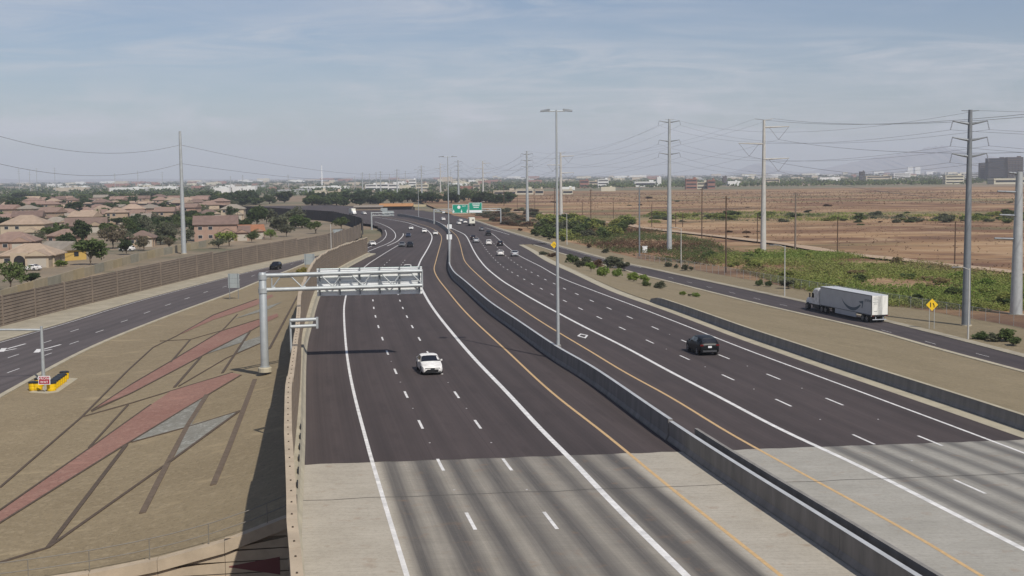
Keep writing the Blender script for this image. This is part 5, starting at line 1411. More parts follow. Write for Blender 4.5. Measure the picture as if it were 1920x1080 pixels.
def trunk(seed, h, r, z0, nl=5, spread=1.5):
    rs = random.Random(seed); b = MB()
    b.path([(0, 0, -.2), (rs.uniform(-.1, .1), rs.uniform(-.1, .1), h * .5), (rs.uniform(-.3, .3), rs.uniform(-.3, .3), h)], [r * 1.2, r, r * .7], 7)
    for k in range(nl):
        t = k * 2 * math.pi / nl + rs.uniform(-.4, .4); s = spread * rs.uniform(.6, 1)
        b.path([(0, 0, h * rs.uniform(.6, .95)), (math.cos(t) * s * .5, math.sin(t) * s * .5, h + s * .45), (math.cos(t) * s, math.sin(t) * s, h + s * .8)], [r * .6, r * .4, r * .15], 5)
    return b
TREES = {}
for k in range(4):
    TREES['bushy%d' % k] = (quad_mesh('crown', crown(90 + k, 3.2, 2.6, .25, 220, 14, .34, 8), [LEAF_D]), trunk(k + 40, 1.2, .2, 0, 5, 1.6).mesh('trunk', BARK))
    TREES['round%d' % k] = (quad_mesh('crown', crown(10 + k, 3.2, 2.2, 1.3, 150, 16, .30), [LEAF_G]), trunk(k, 1.7, .2, 0, 5, 1.8).mesh('trunk', BARK))
    TREES['airy%d' % k] = (quad_mesh('crown', crown(30 + k, 3.6, 2.0, 1.4, 110, 13, .26, 8), [LEAF_S]), trunk(k + 9, 1.8, .16, 0, 7, 2.4).mesh('trunk', BARK))
    TREES['shrub%d' % k] = (quad_mesh('foliage', crown(50 + k, 1.0, .8, .05, 190, 13, .10, 7), [LEAF_G]), trunk(k + 20, .35, .05, 0, 5, .5).mesh('stems', BARK))
for k in range(2):                          # palms
    rs = np.random.default_rng(70 + k); V = []
    for f in range(26):
        t = rs.uniform(0, 2 * math.pi); el = rs.uniform(-.6, 1.1); d = np.array([math.cos(t), math.sin(t), 0]); sd = np.array([-math.sin(t), math.cos(t), 0]); p = np.array([0, 0, 7.])
        for s in range(5):
            q = p + d * .42 * math.cos(el - s * .33) + np.array([0, 0, .42 * math.sin(el - s * .33)]); w = .22 * (1 - s / 6)
            V += [p - sd * w, p + sd * w, q + sd * w * .8, q - sd * w * .8]; p = q
    TREES['palm%d' % k] = (quad_mesh('crown', np.array(V), [LEAF_G]), MB().path([(0, 0, -.2), (.1, 0, 3), (.05, .1, 7)], [.24, .18, .15], 8).mesh('trunk', BARK))
def tree(kind, p, sx, sz, m_, label, cat, group=None, name=None):
    cm, tm = TREES[kind]; shrub = kind.startswith('shrub')
    r = thing(name or ('shrub' if shrub else 'palm_tree' if kind.startswith('palm') else 'desert_tree' if kind.startswith('airy') else 'tree'), p, label, cat, group, random.uniform(0, 6.28))
    o = inst(cm.name.split('.')[0], cm, r, (0, 0, 0), 0, (sx, sx, sz)); o.material_slots[0].link = 'OBJECT'; o.material_slots[0].material = m_
    inst(tm.name.split('.')[0], tm, r, (0, 0, 0), 0, (sx, sx, sz)); return r
HUE = {id(LEAF_G): 'mid green', id(LEAF_D): 'dark green', id(LEAF_S): 'grey green', id(LEAF_T): 'tan', id(LEAF_B): 'bright green', id(LEAF_W): 'yellow green', id(LEAF_Y): 'straw', id(LEAF_R): 'rusty brown'}
GLF = lambda x, y: gl(y)
def px_tree(kind, px, base, wpx, hpx, m_, label, cat='tree', group=None, gf=GLF):
    p = onf(px, base, gf); s = p.y / F
    kw, kh = (2.1, 1.9) if kind.startswith('shrub') else (7.2, 5.9) if kind.startswith('round') else (7.2, 5.8) if kind.startswith('bushy') else (8.0, 5.6) if kind.startswith('airy') else (4.2, 7.6)
    return tree(kind, p, wpx * s / kw, hpx * s / kh, m_, label, cat, group)
# trees among the houses: (kind, x, base y, width, height, leaf)
T = [('round0', 170, 497, 66, 52, LEAF_G, 'broad dark green tree over the brown yard by the yard wall'), ('round1', 157, 460, 54, 52, LEAF_D, 'tall dark green tree behind the yellow gabled house'), ('airy0', 212, 466, 70, 48, LEAF_T, 'wide tan grey desert tree behind the yard wall'),
     ('round2', 241, 442, 38, 36, LEAF_G, 'fresh green tree beside the grey desert trees'), ('airy1', 277, 438, 44, 36, LEAF_S, 'sage tree between the green tree and tall pole'), ('airy2', 320, 456, 54, 40, LEAF_S, 'large sage tree left of the tall plain pole'),
     ('round3', 95, 446, 34, 30, LEAF_G, 'green tree beside the large tan roofed house'), ('round0', 90, 452, 30, 28, LEAF_G, 'green tree behind the yellow gabled house garden'), ('round1', 192, 424, 32, 22, LEAF_D, 'dark tree between the pink roofs'),
     ('round2', 30, 408, 60, 34, LEAF_D, 'big dark tree mass behind the large tan roofed house'), ('round3', 142, 403, 40, 26, LEAF_D, 'dark tree behind the brown roofed house'), ('airy3', 270, 470, 40, 30, LEAF_T, 'thin bare grey tree in the brown yard'),
     ('airy0', 317, 468, 26, 26, LEAF_T, 'pale bare desert tree by the yard wall end'), ('airy1', 20, 546, 74, 58, LEAF_G, 'big green bush-like tree overhanging the yard wall'), ('round0', 60, 533, 50, 22, LEAF_D, 'low dark hedge tree by the parked white car'),
     ('round1', 482, 428, 44, 46, LEAF_D, 'dark round tree standing before the far curved wall'), ('round2', 440, 412, 30, 26, LEAF_D, 'dark tree behind the two storey house'), ('airy2', 545, 424, 62, 36, LEAF_S, 'wide green desert tree in the hollow by the curved wall'), ('airy3', 500, 420, 44, 30, LEAF_S, 'grey green desert tree beside the dark round tree'),
     ('round3', 592, 438, 30, 24, LEAF_G, 'green tree alone on bare ground behind the noise wall'), ('airy0', 640, 430, 40, 26, LEAF_G, 'green desert tree under the dark wall curve'), ('airy1', 430, 462, 50, 30, LEAF_B, 'light green bush tree above the noise wall by brown roofs'),
     ('airy2', 472, 455, 34, 24, LEAF_G, 'green bush tree above the noise wall, second past the brown roofs'), ('airy3', 508, 449, 30, 20, LEAF_B, 'light green bush above the noise wall, third past brown roofs'), ('airy0', 537, 444, 40, 26, LEAF_S, 'sage bush tree above the noise wall before the bare ground'),
     ('round0', 365, 440, 26, 30, LEAF_D, 'dark tree directly behind the tall plain pole'), ('round1', 330, 418, 30, 18, LEAF_D, 'dark tree by the tan gabled row'), ('round2', 262, 418, 26, 18, LEAF_D, 'dark tree in front of the pink roofed house'), ('palm0', 86, 500, 18, 24, LEAF_G, 'small palm by the arched doorway house'),
     ('palm1', 217, 420, 16, 26, LEAF_D, 'palm tree among the pink roofs'), ('palm0', 183, 416, 18, 24, LEAF_G, 'palm tree left of the pink roofed house'), ('palm1', 445, 416, 14, 26, LEAF_D, 'palm by the two storey house'), ('palm0', 468, 422, 14, 28, LEAF_D, 'palm right of the two storey house'), ('shrub0', 70, 496, 22, 16, LEAF_B, 'green garden bush at the arched doorway'), ('shrub1', 115, 500, 26, 14, LEAF_B, 'green garden bush by the yellow gabled house')]
T += [('bushy0', 128, 470, 46, 34, LEAF_D, 'dense dark tree filling the gap behind the yellow gabled house'), ('bushy1', 205, 446, 44, 30, LEAF_G, 'dense green tree behind the tan grey desert tree'), ('airy1', 350, 462, 40, 34, LEAF_S, 'sage tree at the foot of the tall plain pole'), ('bushy2', 300, 434, 46, 28, LEAF_D, 'dense dark tree in front of the tan gabled row'), ('airy2', 245, 462, 44, 32, LEAF_S, 'sage tree by the low reddish brown house'), ('bushy3', 380, 428, 40, 26, LEAF_D, 'dense dark tree beside the big brown house'), ('bushy0', 70, 432, 36, 24, LEAF_D, 'dense dark tree above the large tan roof'), ('bushy1', 10, 432, 40, 26, LEAF_D, 'dense dark tree at the end of the tan roofed row'), ('bushy2', 115, 442, 34, 24, LEAF_G, 'dense green tree left of the brown gabled house'), ('bushy3', 455, 436, 34, 26, LEAF_D, 'dense dark tree behind the orange brown house'), ('airy0', 410, 466, 44, 22, LEAF_S, 'low sage tree above the noise wall before the brown house'), ('bushy1', 520, 432, 50, 28, LEAF_S, 'dense sage tree in the hollow by the dark wall'), ('bushy0', 566, 428, 50, 26, LEAF_G, 'dense green tree in the hollow by the dark wall')]
for k, x, yb, w, h, m_, lab in T: px_tree(k, x, yb, w, h, m_, lab, 'bush' if k.startswith('shrub') else 'tree')
rs = random.Random(5)
for k in range(195):                        # street and yard trees through the housing estate
    px = rs.uniform(-10, 440); lim = itp(px, ((-10, 556), (120, 520), (228, 490), (300, 472), (365, 458), (440, 446))) - 8
    py = 386 + (lim - 386) * rs.random() ** 1.9
    if py > 462 and px < 185 or py > 440 and 130 < px < 150: continue
    q = (py - 330) / 100.; kd = ('round%d', 'bushy%d', 'airy%d', 'round%d')[k % 4] % (k % 3)
    m_ = rs.choice((LEAF_D, LEAF_G, LEAF_D)) if 'airy' not in kd else LEAF_S
    px_tree(kd, px, py, rs.uniform(20, 40) * (.55 + .4 * q), rs.uniform(15, 26) * (.55 + .4 * q), m_, HUE[id(m_)] + (' open crowned yard tree' if 'airy' in kd else ' dense rounded yard tree' if 'bushy' in kd else ' yard tree with clear trunk') + ' between the roofs of the housing estate', 'tree', 'yard trees in the housing estate')
for k in range(66):                         # tree belt beyond the curved wall
    px = rs.uniform(380, 960); py = itp(px, ((380, 386), (560, 386), (660, 387), (760, 382), (860, 384), (960, 384))) - rs.uniform(0, 9)
    p = onf(px, py, lambda x, y: -6.6); s = p.y / F
    tree('bushy%d' % (k % 4), p, rs.uniform(26, 46) * s / 7.2, rs.uniform(13, 24) * s / 5.9, (m_ := rs.choice((LEAF_D, LEAF_D, LEAF_G))), HUE[id(m_)] + ' tree in the belt beyond the freeway bend', 'tree', 'tree belt beyond the freeway bend')
for k in range(34):                         # second belt, left
    px = rs.uniform(-20, 400); py = rs.uniform(372, 384)
    p = onf(px, py, lambda x, y: -6.6); s = p.y / F
    tree('bushy%d' % (k % 4), p, rs.uniform(22, 44) * s / 7.2, rs.uniform(9, 16) * s / 5.9, (m_ := rs.choice((LEAF_D, LEAF_G))), HUE[id(m_)] + ' tree in the belt behind the housing estate', 'tree', 'tree belt behind the housing estate')
# bushes in the on-ramp gore and along the verge
BF = lambda x, y: zs(x, y)
for i, (px, py, w, h, m_) in enumerate([(1072,494,28,20,LEAF_G),(1088,502,24,16,LEAF_S),(1108,509,22,20,LEAF_B),(1131,518,24,24,LEAF_B),(1158,519,22,18,LEAF_B),(1187,528,24,20,LEAF_B),(1210,534,24,22,LEAF_B),(1212,537,20,14,LEAF_G),(1238,541,30,16,LEAF_S),(1280,554,14,9,LEAF_B),(1294,556,10,6,LEAF_S),(1306,557,18,11,LEAF_B),(1120,502,30,18,LEAF_R),(1150,503,40,26,LEAF_S),(1170,508,30,20,LEAF_S),(1020,478,22,9,LEAF_S),(1036,482,20,9,LEAF_R),(1100,497,30,18,LEAF_S)]):
    px_tree('shrub%d' % (i % 4), px, py, w, h, m_, {id(LEAF_B): 'rounded bright green bush in the gore beside the on-ramp', id(LEAF_G): 'darker green bush in the gore beside the on-ramp', id(LEAF_S): 'loose sage bush in the gore beside the on-ramp', id(LEAF_R): 'dry brown bush in the gore beside the on-ramp'}[id(m_)], 'bush', 'bushes in the gore', BF)
VF = lambda x, y: hq(y) + .02
for i, (px, py, w, h, m_) in enumerate([(1424,536,17,14,LEAF_G),(1441,538,15,13,LEAF_G),(1478,541,34,20,LEAF_S),(1254,500,17,11,LEAF_S),(1268,503,12,9,LEAF_S),(1284,507,20,13,LEAF_S),(1297,508,14,10,LEAF_S),(1838,636,36,18,LEAF_G),(1862,640,34,18,LEAF_S),(1886,640,46,28,LEAF_G),(1900,648,34,18,LEAF_G),(1055,453,10,12,LEAF_D),(1136,474,20,9,LEAF_S),(1105,465,14,8,LEAF_R),(1030,450,14,6,LEAF_S),(1007,443,10,6,LEAF_S),(975,433,10,6,LEAF_R)]):
    px_tree('shrub%d' % (i % 4), px, py, w, h, m_, {id(LEAF_G): 'clipped green bush on the gravel verge past the on-ramp', id(LEAF_S): 'grey green bush on the gravel verge past the on-ramp', id(LEAF_R): 'dry tuft on the gravel verge past the on-ramp', id(LEAF_D): 'dark round bush behind the median mast on the verge'}[id(m_)], 'bush', 'bushes on the verge', VF)
px_tree('shrub0', 567, 517, 24, 18, mat('leaf_yellow', (.20, .17, .03), .8, .3, 2.), 'yellow flowering bush beside the exit ramp sign', 'bush', None, zg)
px_tree('shrub1', 545, 519, 30, 10, LEAF_Y, 'dry low bush beside the yellow bush', 'bush', None, zg)
# scrub in the desert: separate bushes
for k in range(175):
    z_ = rs.random()
    if z_ < .30: px, py, w = rs.uniform(1000, 1180), rs.uniform(420, 450), rs.uniform(26, 50); m_ = rs.choice((LEAF_G, LEAF_W, LEAF_S)); lab = 'leafy desert bush in the thicket left of the grey pylon'
    elif z_ < .66: px, py, w = rs.uniform(1200, 1930), rs.gauss(409, 4.5), rs.uniform(14, 46); m_ = rs.choice((LEAF_G, LEAF_S, LEAF_W)); lab = 'bush in the strip across the open desert'
    elif z_ < .8: px, py, w = rs.uniform(960, 1900), rs.uniform(372, 450), rs.uniform(8, 20); m_ = rs.choice((LEAF_R, LEAF_S)); lab = 'small dry bush scattered on the open desert'
    else: px, py, w = rs.uniform(900, 1010), rs.uniform(392, 425), rs.uniform(16, 36); m_ = rs.choice((LEAF_R, LEAF_S, LEAF_T)); lab = 'dry brush beside the verge under the overhead sign'
    if px < RRt(300) and False: continue
    p = onf(px, py, DG)
    if p.x < RRt(min(p.y, 690)) + 7: continue
    s = p.y / F; tree('shrub%d' % (k % 4), p - Vector((0, 0, .15 * w * s / 2)), w * s / 2.1, w * (.62 if z_ < .30 else .36) * s / 1.9, m_, HUE[id(m_)] + ' ' + lab, 'bush', lab.replace('bush', 'bushes').replace('brush', 'bushes')[:60])
for k in range(75):
    px = rs.uniform(1330, 1930); py = rs.uniform(itp(px, ((1330, 484), (1450, 474), (1700, 497), (1930, 522))), itp(px, ((1330, 494), (1450, 526), (1640, 570), (1930, 578))))
    p = onf(px, py, DG); s = p.y / F; w = rs.uniform(1.6, 4.6); m_ = rs.choice((LEAF_B, LEAF_W, LEAF_W, LEAF_G, LEAF_Y))
    tree('shrub%d' % (k % 4), p - Vector((0, 0, .3)), w / 2.1, w * rs.uniform(.45, .75) / 1.9, m_, {id(LEAF_B): 'bright green bush standing out of the weeds in the basin', id(LEAF_W): 'yellowish green bush among the basin weeds', id(LEAF_G): 'darker green bush among the basin weeds', id(LEAF_Y): 'dry straw coloured bush among the basin weeds'}[id(m_)], 'bush', 'bushes in the weedy basin')
# tall weeds filling the basin behind the fence: nobody could count them
def weed_field(name, label, n, region, mats, leaf, hgt, seed, per=9, gap=-.9):
    rs_ = np.random.default_rng(seed); P = []; 
    poly = region
    def inside(x, y):
        c = False; j = len(poly) - 1
        for i in range(len(poly)):
            if (poly[i][1] > y) != (poly[j][1] > y) and x < (poly[j][0] - poly[i][0]) * (y - poly[i][1]) / (poly[j][1] - poly[i][1]) + poly[i][0]: c = not c
            j = i
        return c
    x0, x1 = min(p[0] for p in poly), max(p[0] for p in poly); y0, y1 = min(p[1] for p in poly), max(p[1] for p in poly)
    while len(P) < n:
        x, y = rs_.uniform(x0, x1), rs_.uniform(y0, y1)
        if inside(x, y) and (math.sin(x * .16 + y * .07) + math.sin(y * .11 - x * .05) + rs_.normal() * .6) > gap: P.append((x, y))
    P = np.array(P); h = hgt * rs_.uniform(.4, 1.25, n) * (1 + .35 * np.sin(P[:, 0] * .21) * np.sin(P[:, 1] * .13))
    cz = np.stack([P[:, 0], P[:, 1], GR + h * .5], 1)
    V = leaves(cz, h * .62, per, leaf, rs_, .3)
    dens = np.sin(P[:, 0] * .09 + 1) + np.sin(P[:, 1] * .06) + rs_.normal(size=n) * .5
    mi = np.repeat(np.digitize(dens, [-.9, 1.05][:max(1, len(mats) - 1)]), per)
    o = bpy.data.objects.new(name, quad_mesh(name, V, mats, np.clip(mi, 0, len(mats) - 1))); C.objects.link(o)
    tag(o, label, 'scrub', None, 'stuff')
def W_(px, py): p = onf(px, py, DG); return (p.x, p.y)
weed_field('tall_weeds', 'tall green weeds filling the basin behind the verge fence', 21000, [W_(*q) for q in ((1320, 492), (1450, 530), (1560, 562), (1640, 575), (1830, 585), (2400, 590), (2400, 560), (1960, 520), (1820, 508), (1700, 494), (1580, 480), (1470, 470), (1420, 478), (1370, 480))], [LEAF_Y, LEAF_W, LEAF_B], .19, 1.35, 3, 9, -.55)
weed_field('tall_weeds', 'low green scrub behind the pylons left of the basin', 6500, [W_(*q) for q in ((1000, 440), (1080, 455), (1170, 478), (1250, 492), (1340, 500), (1390, 478), (1330, 455), (1240, 435), (1130, 424), (1030, 418))], [LEAF_R, LEAF_G, LEAF_W], .2, 1.5, 4)
weed_field('dry_scrub', 'rusty dry scrub carpeting the desert flat', 2200, [W_(*q) for q in ((1200, 430), (1500, 466), (1950, 516), (1950, 395), (1500, 385), (1100, 380), (1040, 400))], [LEAF_R, LEAF_R, LEAF_Y], .15, .6, 5, 9)
weed_field('dry_scrub', 'far dry scrub before the green belt', 2500, [W_(*q) for q in ((980, 384), (1500, 384), (1950, 384), (1950, 358), (1500, 358), (1000, 366))], [LEAF_R, LEAF_R, LEAF_S], .4, 1.1, 6, 5)
weed_field('scrub_band', 'low green scrub band crossing the open desert', 2600, [W_(*q) for q in ((1190, 408), (1350, 415), (1600, 414), (1940, 416), (1940, 404), (1650, 402), (1400, 397), (1230, 401))], [LEAF_S, LEAF_W, LEAF_G], .3, 1.3, 31, 8, -.1)
weed_field('roadside_brush', 'dry brown brush under the overhead signs', 700, [W_(*q) for q in ((850, 396), (930, 412), (1010, 436), (1040, 440), (1000, 415), (930, 398), (880, 390))], [LEAF_R, LEAF_S, LEAF_T], .25, 1.3, 8, 8)

# ------------------------------------------------------------------ houses
ROOFS = [mat('roof_tan', (.33, .245, .18), .9, .14, .6, bump=.3, bscale=5, objrand=.1), mat('roof_pink', (.245, .165, .13), .9, .14, .6, bump=.3, bscale=5, objrand=.1), mat('roof_brown', (.165, .112, .09), .9, .14, .6, bump=.3, bscale=5, objrand=.1), mat('roof_grey', (.25, .215, .175), .9, .14, .6, bump=.3, bscale=5, objrand=.1), mat('roof_orange', (.30, .13, .065), .9, .14, .6, bump=.3, bscale=5)]
RNAME = ['pale tan', 'pinkish', 'reddish brown', 'grey brown', 'orange brown']
STUC = [mat('stucco_cream', (.42, .34, .245), .9, .08, .5), mat('stucco_tan', (.33, .25, .175), .9, .08, .5), mat('stucco_pink', (.33, .22, .165), .9, .08, .5), mat('stucco_yellow', (.50, .33, .09), .9, .08, .5)]
WINM = mat('house_glass', (.03, .035, .045), .1)
def gable(b, w, d, z, rise, ov, cx=0, cy=0, m=0):      # ridge along x
    x0, x1, y0, y1 = cx - w / 2 - ov, cx + w / 2 + ov, cy - d / 2 - ov, cy + d / 2 + ov
    b.add([(x0, y0, z), (x1, y0, z), (x1, y1, z), (x0, y1, z), (x0, cy, z + rise), (x1, cy, z + rise), (x0, y0, z - .2), (x1, y0, z - .2), (x1, y1, z - .2), (x0, y1, z - .2)], [(0, 1, 5, 4), (2, 3, 4, 5), (1, 2, 5), (3, 0, 4), (6, 7, 1, 0), (7, 8, 2, 1), (8, 9, 3, 2), (9, 6, 0, 3), (9, 8, 7, 6)], m)
def hip(b, w, d, z, rise, ov, cx=0, cy=0, m=0):
    x0, x1, y0, y1 = cx - w / 2 - ov, cx + w / 2 + ov, cy - d / 2 - ov, cy + d / 2 + ov
    k = min(w, d) / 2 + ov; rx = max(.05, (w / 2 + ov) - k * .9)
    b.add([(x0, y0, z), (x1, y0, z), (x1, y1, z), (x0, y1, z), (cx - rx, cy, z + rise), (cx + rx, cy, z + rise), (x0, y0, z - .2), (x1, y0, z - .2), (x1, y1, z - .2), (x0, y1, z - .2)], [(0, 1, 5, 4), (1, 2, 5), (2, 3, 4, 5), (3, 0, 4), (6, 7, 1, 0), (7, 8, 2, 1), (8, 9, 3, 2), (9, 6, 0, 3), (9, 8, 7, 6)], m)
def house(px, base, wpx, roof, wall, storeys, form, rz, label, group, depth=.8, extra=None):
    p = onf(px, base, GLF); s = p.y / F; w = wpx * s; d = min(16, max(8.5, w * depth)); H = 2.9 * storeys
    r = thing('house', (p.x, p.y + d * .4, p.z), label, 'house', group, rz)
    b = MB(); b.box((0, 0, H / 2 - .1), (w, d, H + .2)); b.box((w * .26, -d * .5 - 1.9, 1.35), (w * .42, 4.2, 2.9)); b.build('wall', STUC[wall], r)
    b = MB(); (hip if form == 'hip' else gable)(b, w, d, H, min(w, d) * .25, .55); rf = b.build('roof', ROOFS[roof], r)
    b = MB()
    ww = w * .42; b.add([(w * .26 - ww / 2 - .4, -d * .5 - 4.5, 2.82), (w * .26 + ww / 2 + .4, -d * .5 - 4.5, 2.82), (w * .26, -d * .5 - 4.5, 2.82 + ww * .27), (w * .26 - ww / 2 - .4, -d * .25, 2.82), (w * .26 + ww / 2 + .4, -d * .25, 2.82), (w * .26, -d * .25, 2.82 + ww * .27)], [(0, 1, 2), (0, 2, 5, 3), (1, 4, 5, 2), (3, 5, 4)])
    b.build('wing_roof', ROOFS[roof], r)
    b = MB(); b.add([(w * .26 - ww / 2 + .1, -d * .5 - 4.52, 2.9), (w * .26 + ww / 2 - .1, -d * .5 - 4.52, 2.9), (w * .26, -d * .5 - 4.52, 2.82 + ww * .24)], [(0, 1, 2)]); b.build('gable_face', STUC[wall], r)
    b = MB(); b.box((w * .26, -d * .5 - 4.02, 1.15), (min(4.6, ww * .8), .06, 2.2)); b.build('garage_door', mat('door_pale', (.40, .36, .30), .7), r)
    for x in (-.36, -.12):
        for z in ([1.6] if storeys == 1 else [1.6, 4.5]):
            b = MB(); b.box((w * x, -d / 2 - .02, z), (1.5, .08, 1.2)); f_ = b.build('window', mat('trim_pale', (.5, .46, .4), .7), r)
            b = MB(); b.box((w * x, -d / 2 - .05, z), (1.3, .06, 1.0)); b.build('pane', WINM, f_)
    for sx in (-1, 1):
        b = MB(); b.box((sx * (w / 2 + .02), d * .1, 1.6), (.08, 1.5, 1.2)); b.build('window', WINM, r)
    if extra == 'arch':
        b = MB(); b.add([(-w * .10 + 1.3 * math.cos(t), -d / 2 - 1.82, 1.6 + 1.3 * math.sin(t)) for t in np.linspace(0, math.pi, 12)] + [(-w * .10 - 1.3, -d / 2 - 1.82, 0), (-w * .10 + 1.3, -d / 2 - 1.82, 0)], [tuple(range(14))]); b.build('arched_doorway', BLACKT, r)
        b = MB(); b.box((-w * .10, -d / 2 - .9, 1.7), (4.2, 1.8, 3.6)); b.build('porch', STUC[0], r)
    else:
        b = MB(); b.box((-w * .0 + .2, -d / 2 - .03, 1.05), (1.0, .08, 2.1)); b.build('door', mat('door_wood', (.10, .06, .04), .6), r)
    return r
HG = [(50,500,100,0,0,1,'hip',.1,'arch','pale tan roofed house with dark arched doorway beside the yard wall'), (107,489,66,3,3,1,'gable',-.5,None,'yellow gabled house with grey brown roof by the broad tree'), (18,470,84,1,2,1,'hip',.15,None,'long low pinkish roofed house behind the arched doorway house'), (42,450,80,0,0,2,'hip',.1,None,'large two storey house with wide pale tan hip roof'), (400,452,78,2,2,2,'gable',.2,None,'big reddish brown two storey house right of the tall pole'), (262,462,48,2,1,1,'hip',.2,None,'low reddish brown house in the yard behind grey trees'), (467,448,44,4,2,1,'gable',.3,None,'orange brown roofed house at the estate end by the noise wall'), (437,451,52,2,2,1,'gable',.2,None,'low reddish brown house next to the big brown house'), (252,418,70,1,0,1,'hip',.1,None,'wide pinkish roofed house in the middle of the estate'), (155,436,72,2,1,1,'gable',.25,None,'reddish brown gabled house above the dark green tree'), (120,458,56,1,2,1,'hip',-.2,None,'pinkish roofed house behind the yellow gabled house'), (435,412,42,3,0,2,'hip',.1,None,'grey brown two storey house among palms by the curved wall')]
for x, yb, w, ro, wa, st_, fo, rz, ex, lab in HG: house(x, yb, w, ro, wa, st_, fo, rz, lab, None, extra=ex)
k = 0
for row, (py, x0, x1, dx, wp) in enumerate(((430, 0, 180, 50, 46), (419, 0, 330, 42, 40), (410, 0, 420, 37, 36), (403, 0, 420, 33, 33), (397, 0, 425, 30, 30), (392, 0, 430, 28, 28), (387, 0, 420, 27, 26), (383, 0, 400, 26, 24))):
    x = x0 + row * 9
    while x < x1:
        ro = rs.choice((0, 1, 2, 0, 1, 3)); st_ = rs.choice((1, 1, 2)); fo = rs.choice(('hip', 'gable')); k += 1
        house(x + rs.uniform(-6, 6), py + rs.uniform(-2.5, 2.5), wp * rs.uniform(.85, 1.2), ro, rs.choice((0, 1, 2)), st_, fo, rs.choice((.1, .2, -.3, .4, -.15)), '%s stucco house with %s %s roof in the packed estate rows' % ('single storey' if st_ == 1 else 'two storey', RNAME[ro], 'hipped' if fo == 'hip' else 'gabled'), 'houses in the estate rows'); x += dx
# long dark school-like roof and the orange canopy by the bend
def block(px0, px1, ytop, ybase, col, label, name='building', cat='building', group=None, roofc=None, win=0, z=-6.7, dmax=8000, depth=None, maxd=None):
    xc = (px0 + px1) / 2; hz = horizon(xc); dd = F * (HC - z) / max(2.0, ybase - hz)
    y = min(dd, dmax); s = y / F; w = (px1 - px0) * s
    P = aty(xc, ytop, y); H = max(2.5, P.z - z); D = depth or min(60, max(10, w * .5))
    m = mat('wall_%d_%d_%d' % tuple(int(c * 100) for c in col), col, .9, .06, .05)
    o = thing(name, (P.x, y + D / 2, z), label, cat, group, 0) if win or roofc else None
    b = MB(); b.box((0, 0, H / 2), (w, D, H))
    if o is None:
        b.box((0, 0, H + .2), (w * .98, D * .98, .4)); b.box((w * .2, 0, H + .8), (w * .12 + 1, D * .3, 1.6))
        q = b.build(name, m); q.location = (P.x, y + D / 2, z); tag(q, label, cat, group); return q
    b.build('wall', m, o)
    b = MB(); b.box((0, 0, H + .3), (w + .6, D + .6, .6)); b.build('roof', roofc or m, o)
    if win:
        nf = max(1, int(H / 4.5)); wi = []
        for f_ in range(nf):
            b = MB(); b.box((0, -D / 2 - .05, H * (f_ + .55) / nf), (w * .9, .12, H / nf * .4)); b.build('window_band', WINM, o)
        b = MB(); b.box((w * .3, 0, H + 1.6), (w * .2, D * .4, 2.4)); b.build('plant_room', m, o)
    return o
WH, BG_, CRM, BRK, DK, GRY = (.62, .62, .60), (.42, .36, .28), (.50, .46, .36), (.26, .13, .10), (.09, .08, .085), (.33, .33, .33)
r = block(140, 212, 377, 386, DK, 'long low building with dark roof edge behind the estate', roofc=mat('roof_dark', (.10, .10, .105), .8))
p = onf(742, 396, lambda x, y: -6.6)
r = thing('canopy_building', p, 'low dark building under a long orange tan roof beyond the bend', 'building'); s = p.y / F
b = MB(); b.box((0, 6, 1.6), (66 * s, 12, 3.6)); b.build('wall', mat('wall_dark_brown', (.07, .055, .05), .9), r)
b = MB(); gable(b, 58 * s, 14, 3.4, 1.6, 1.0, 0, 6); b.build('roof', mat('roof_canopy', (.42, .21, .08), .8, .1, .3), r)
b = MB(); gable(b, 30 * s, 12, 2.9, 1.2, .8, 38 * s, 8); b.build('wing_roof', mat('roof_sand', (.36, .30, .17), .8, .1, .3), r)
p = onf(690, 397, lambda x, y: -6.6); r = thing('shed_row', p, 'low tan shed row left of the orange canopy', 'building'); s = p.y / F
b = MB(); b.box((0, 5, 1.5), (52 * s, 8, 3.2)); b.build('wall', STUC[1], r); b = MB(); gable(b, 52 * s, 9, 3.1, .9, .6, 0, 5); b.build('roof', ROOFS[3], r)
BL = [(685,706,346,356,WH,1),(706,728,345,357,WH,1),(728,748,345.5,357,WH,1),(748,770,348,356,CRM,0),(766,780,337,352,WH,1),(780,803,346,357,CRM,1),(590,611,358,372,CRM,1),(615,640,360,376,BG_,1),(562,650,350,356,WH,0),(520,580,356,364,GRY,0),(435,478,350,361,WH,0),(400,430,352,362,WH,0),(205,270,352,359,WH,0),(100,160,352,358,BG_,0),(280,330,350,356,WH,0),
      (1087,1104,338,352,BRK,1),(1104,1121,340,351,BG_,1),(1121,1141,336.5,352,WH,1),(1127,1154,351,359,CRM,0),(1050,1078,351,356,WH,0),(1055,1074,356,365,CRM,1),(968,1000,355,365,CRM,1),(1003,1019,355,366,BG_,1),(925,968,358,366,BG_,1),(887,900,346,358,BG_,1),(862,887,350,358,BRK,0),(1190,1230,341,350,WH,1),(1232,1240,332,349,WH,0),(1152,1175,330,335,WH,0),(1180,1212,329,335,WH,0),(829,848,332,343,BG_,0),
      (1286,1307,336,355,BRK,1),(1307,1327,342,354,CRM,1),(1327,1341,338,354,BRK,1),(1356,1363,331,347,DK,0),(1365,1388,340,348,WH,0),(1434,1462,336,345,BG_,1),(1537,1576,333,339,WH,0),(1613,1622,322,340,DK,1),(1624,1672,330,340,BG_,1),(1676,1707,325,335,WH,1),(1702,1712,313,324,WH,0),(1716,1726,313,324,WH,0),(1773,1808,329,345,CRM,1),(1864,1930,335,345,CRM,1),(1807,1854,326,336,GRY,1)]
rn = {id(WH): 'white', id(BG_): 'beige', id(CRM): 'cream', id(BRK): 'brick red', id(DK): 'dark', id(GRY): 'grey'}
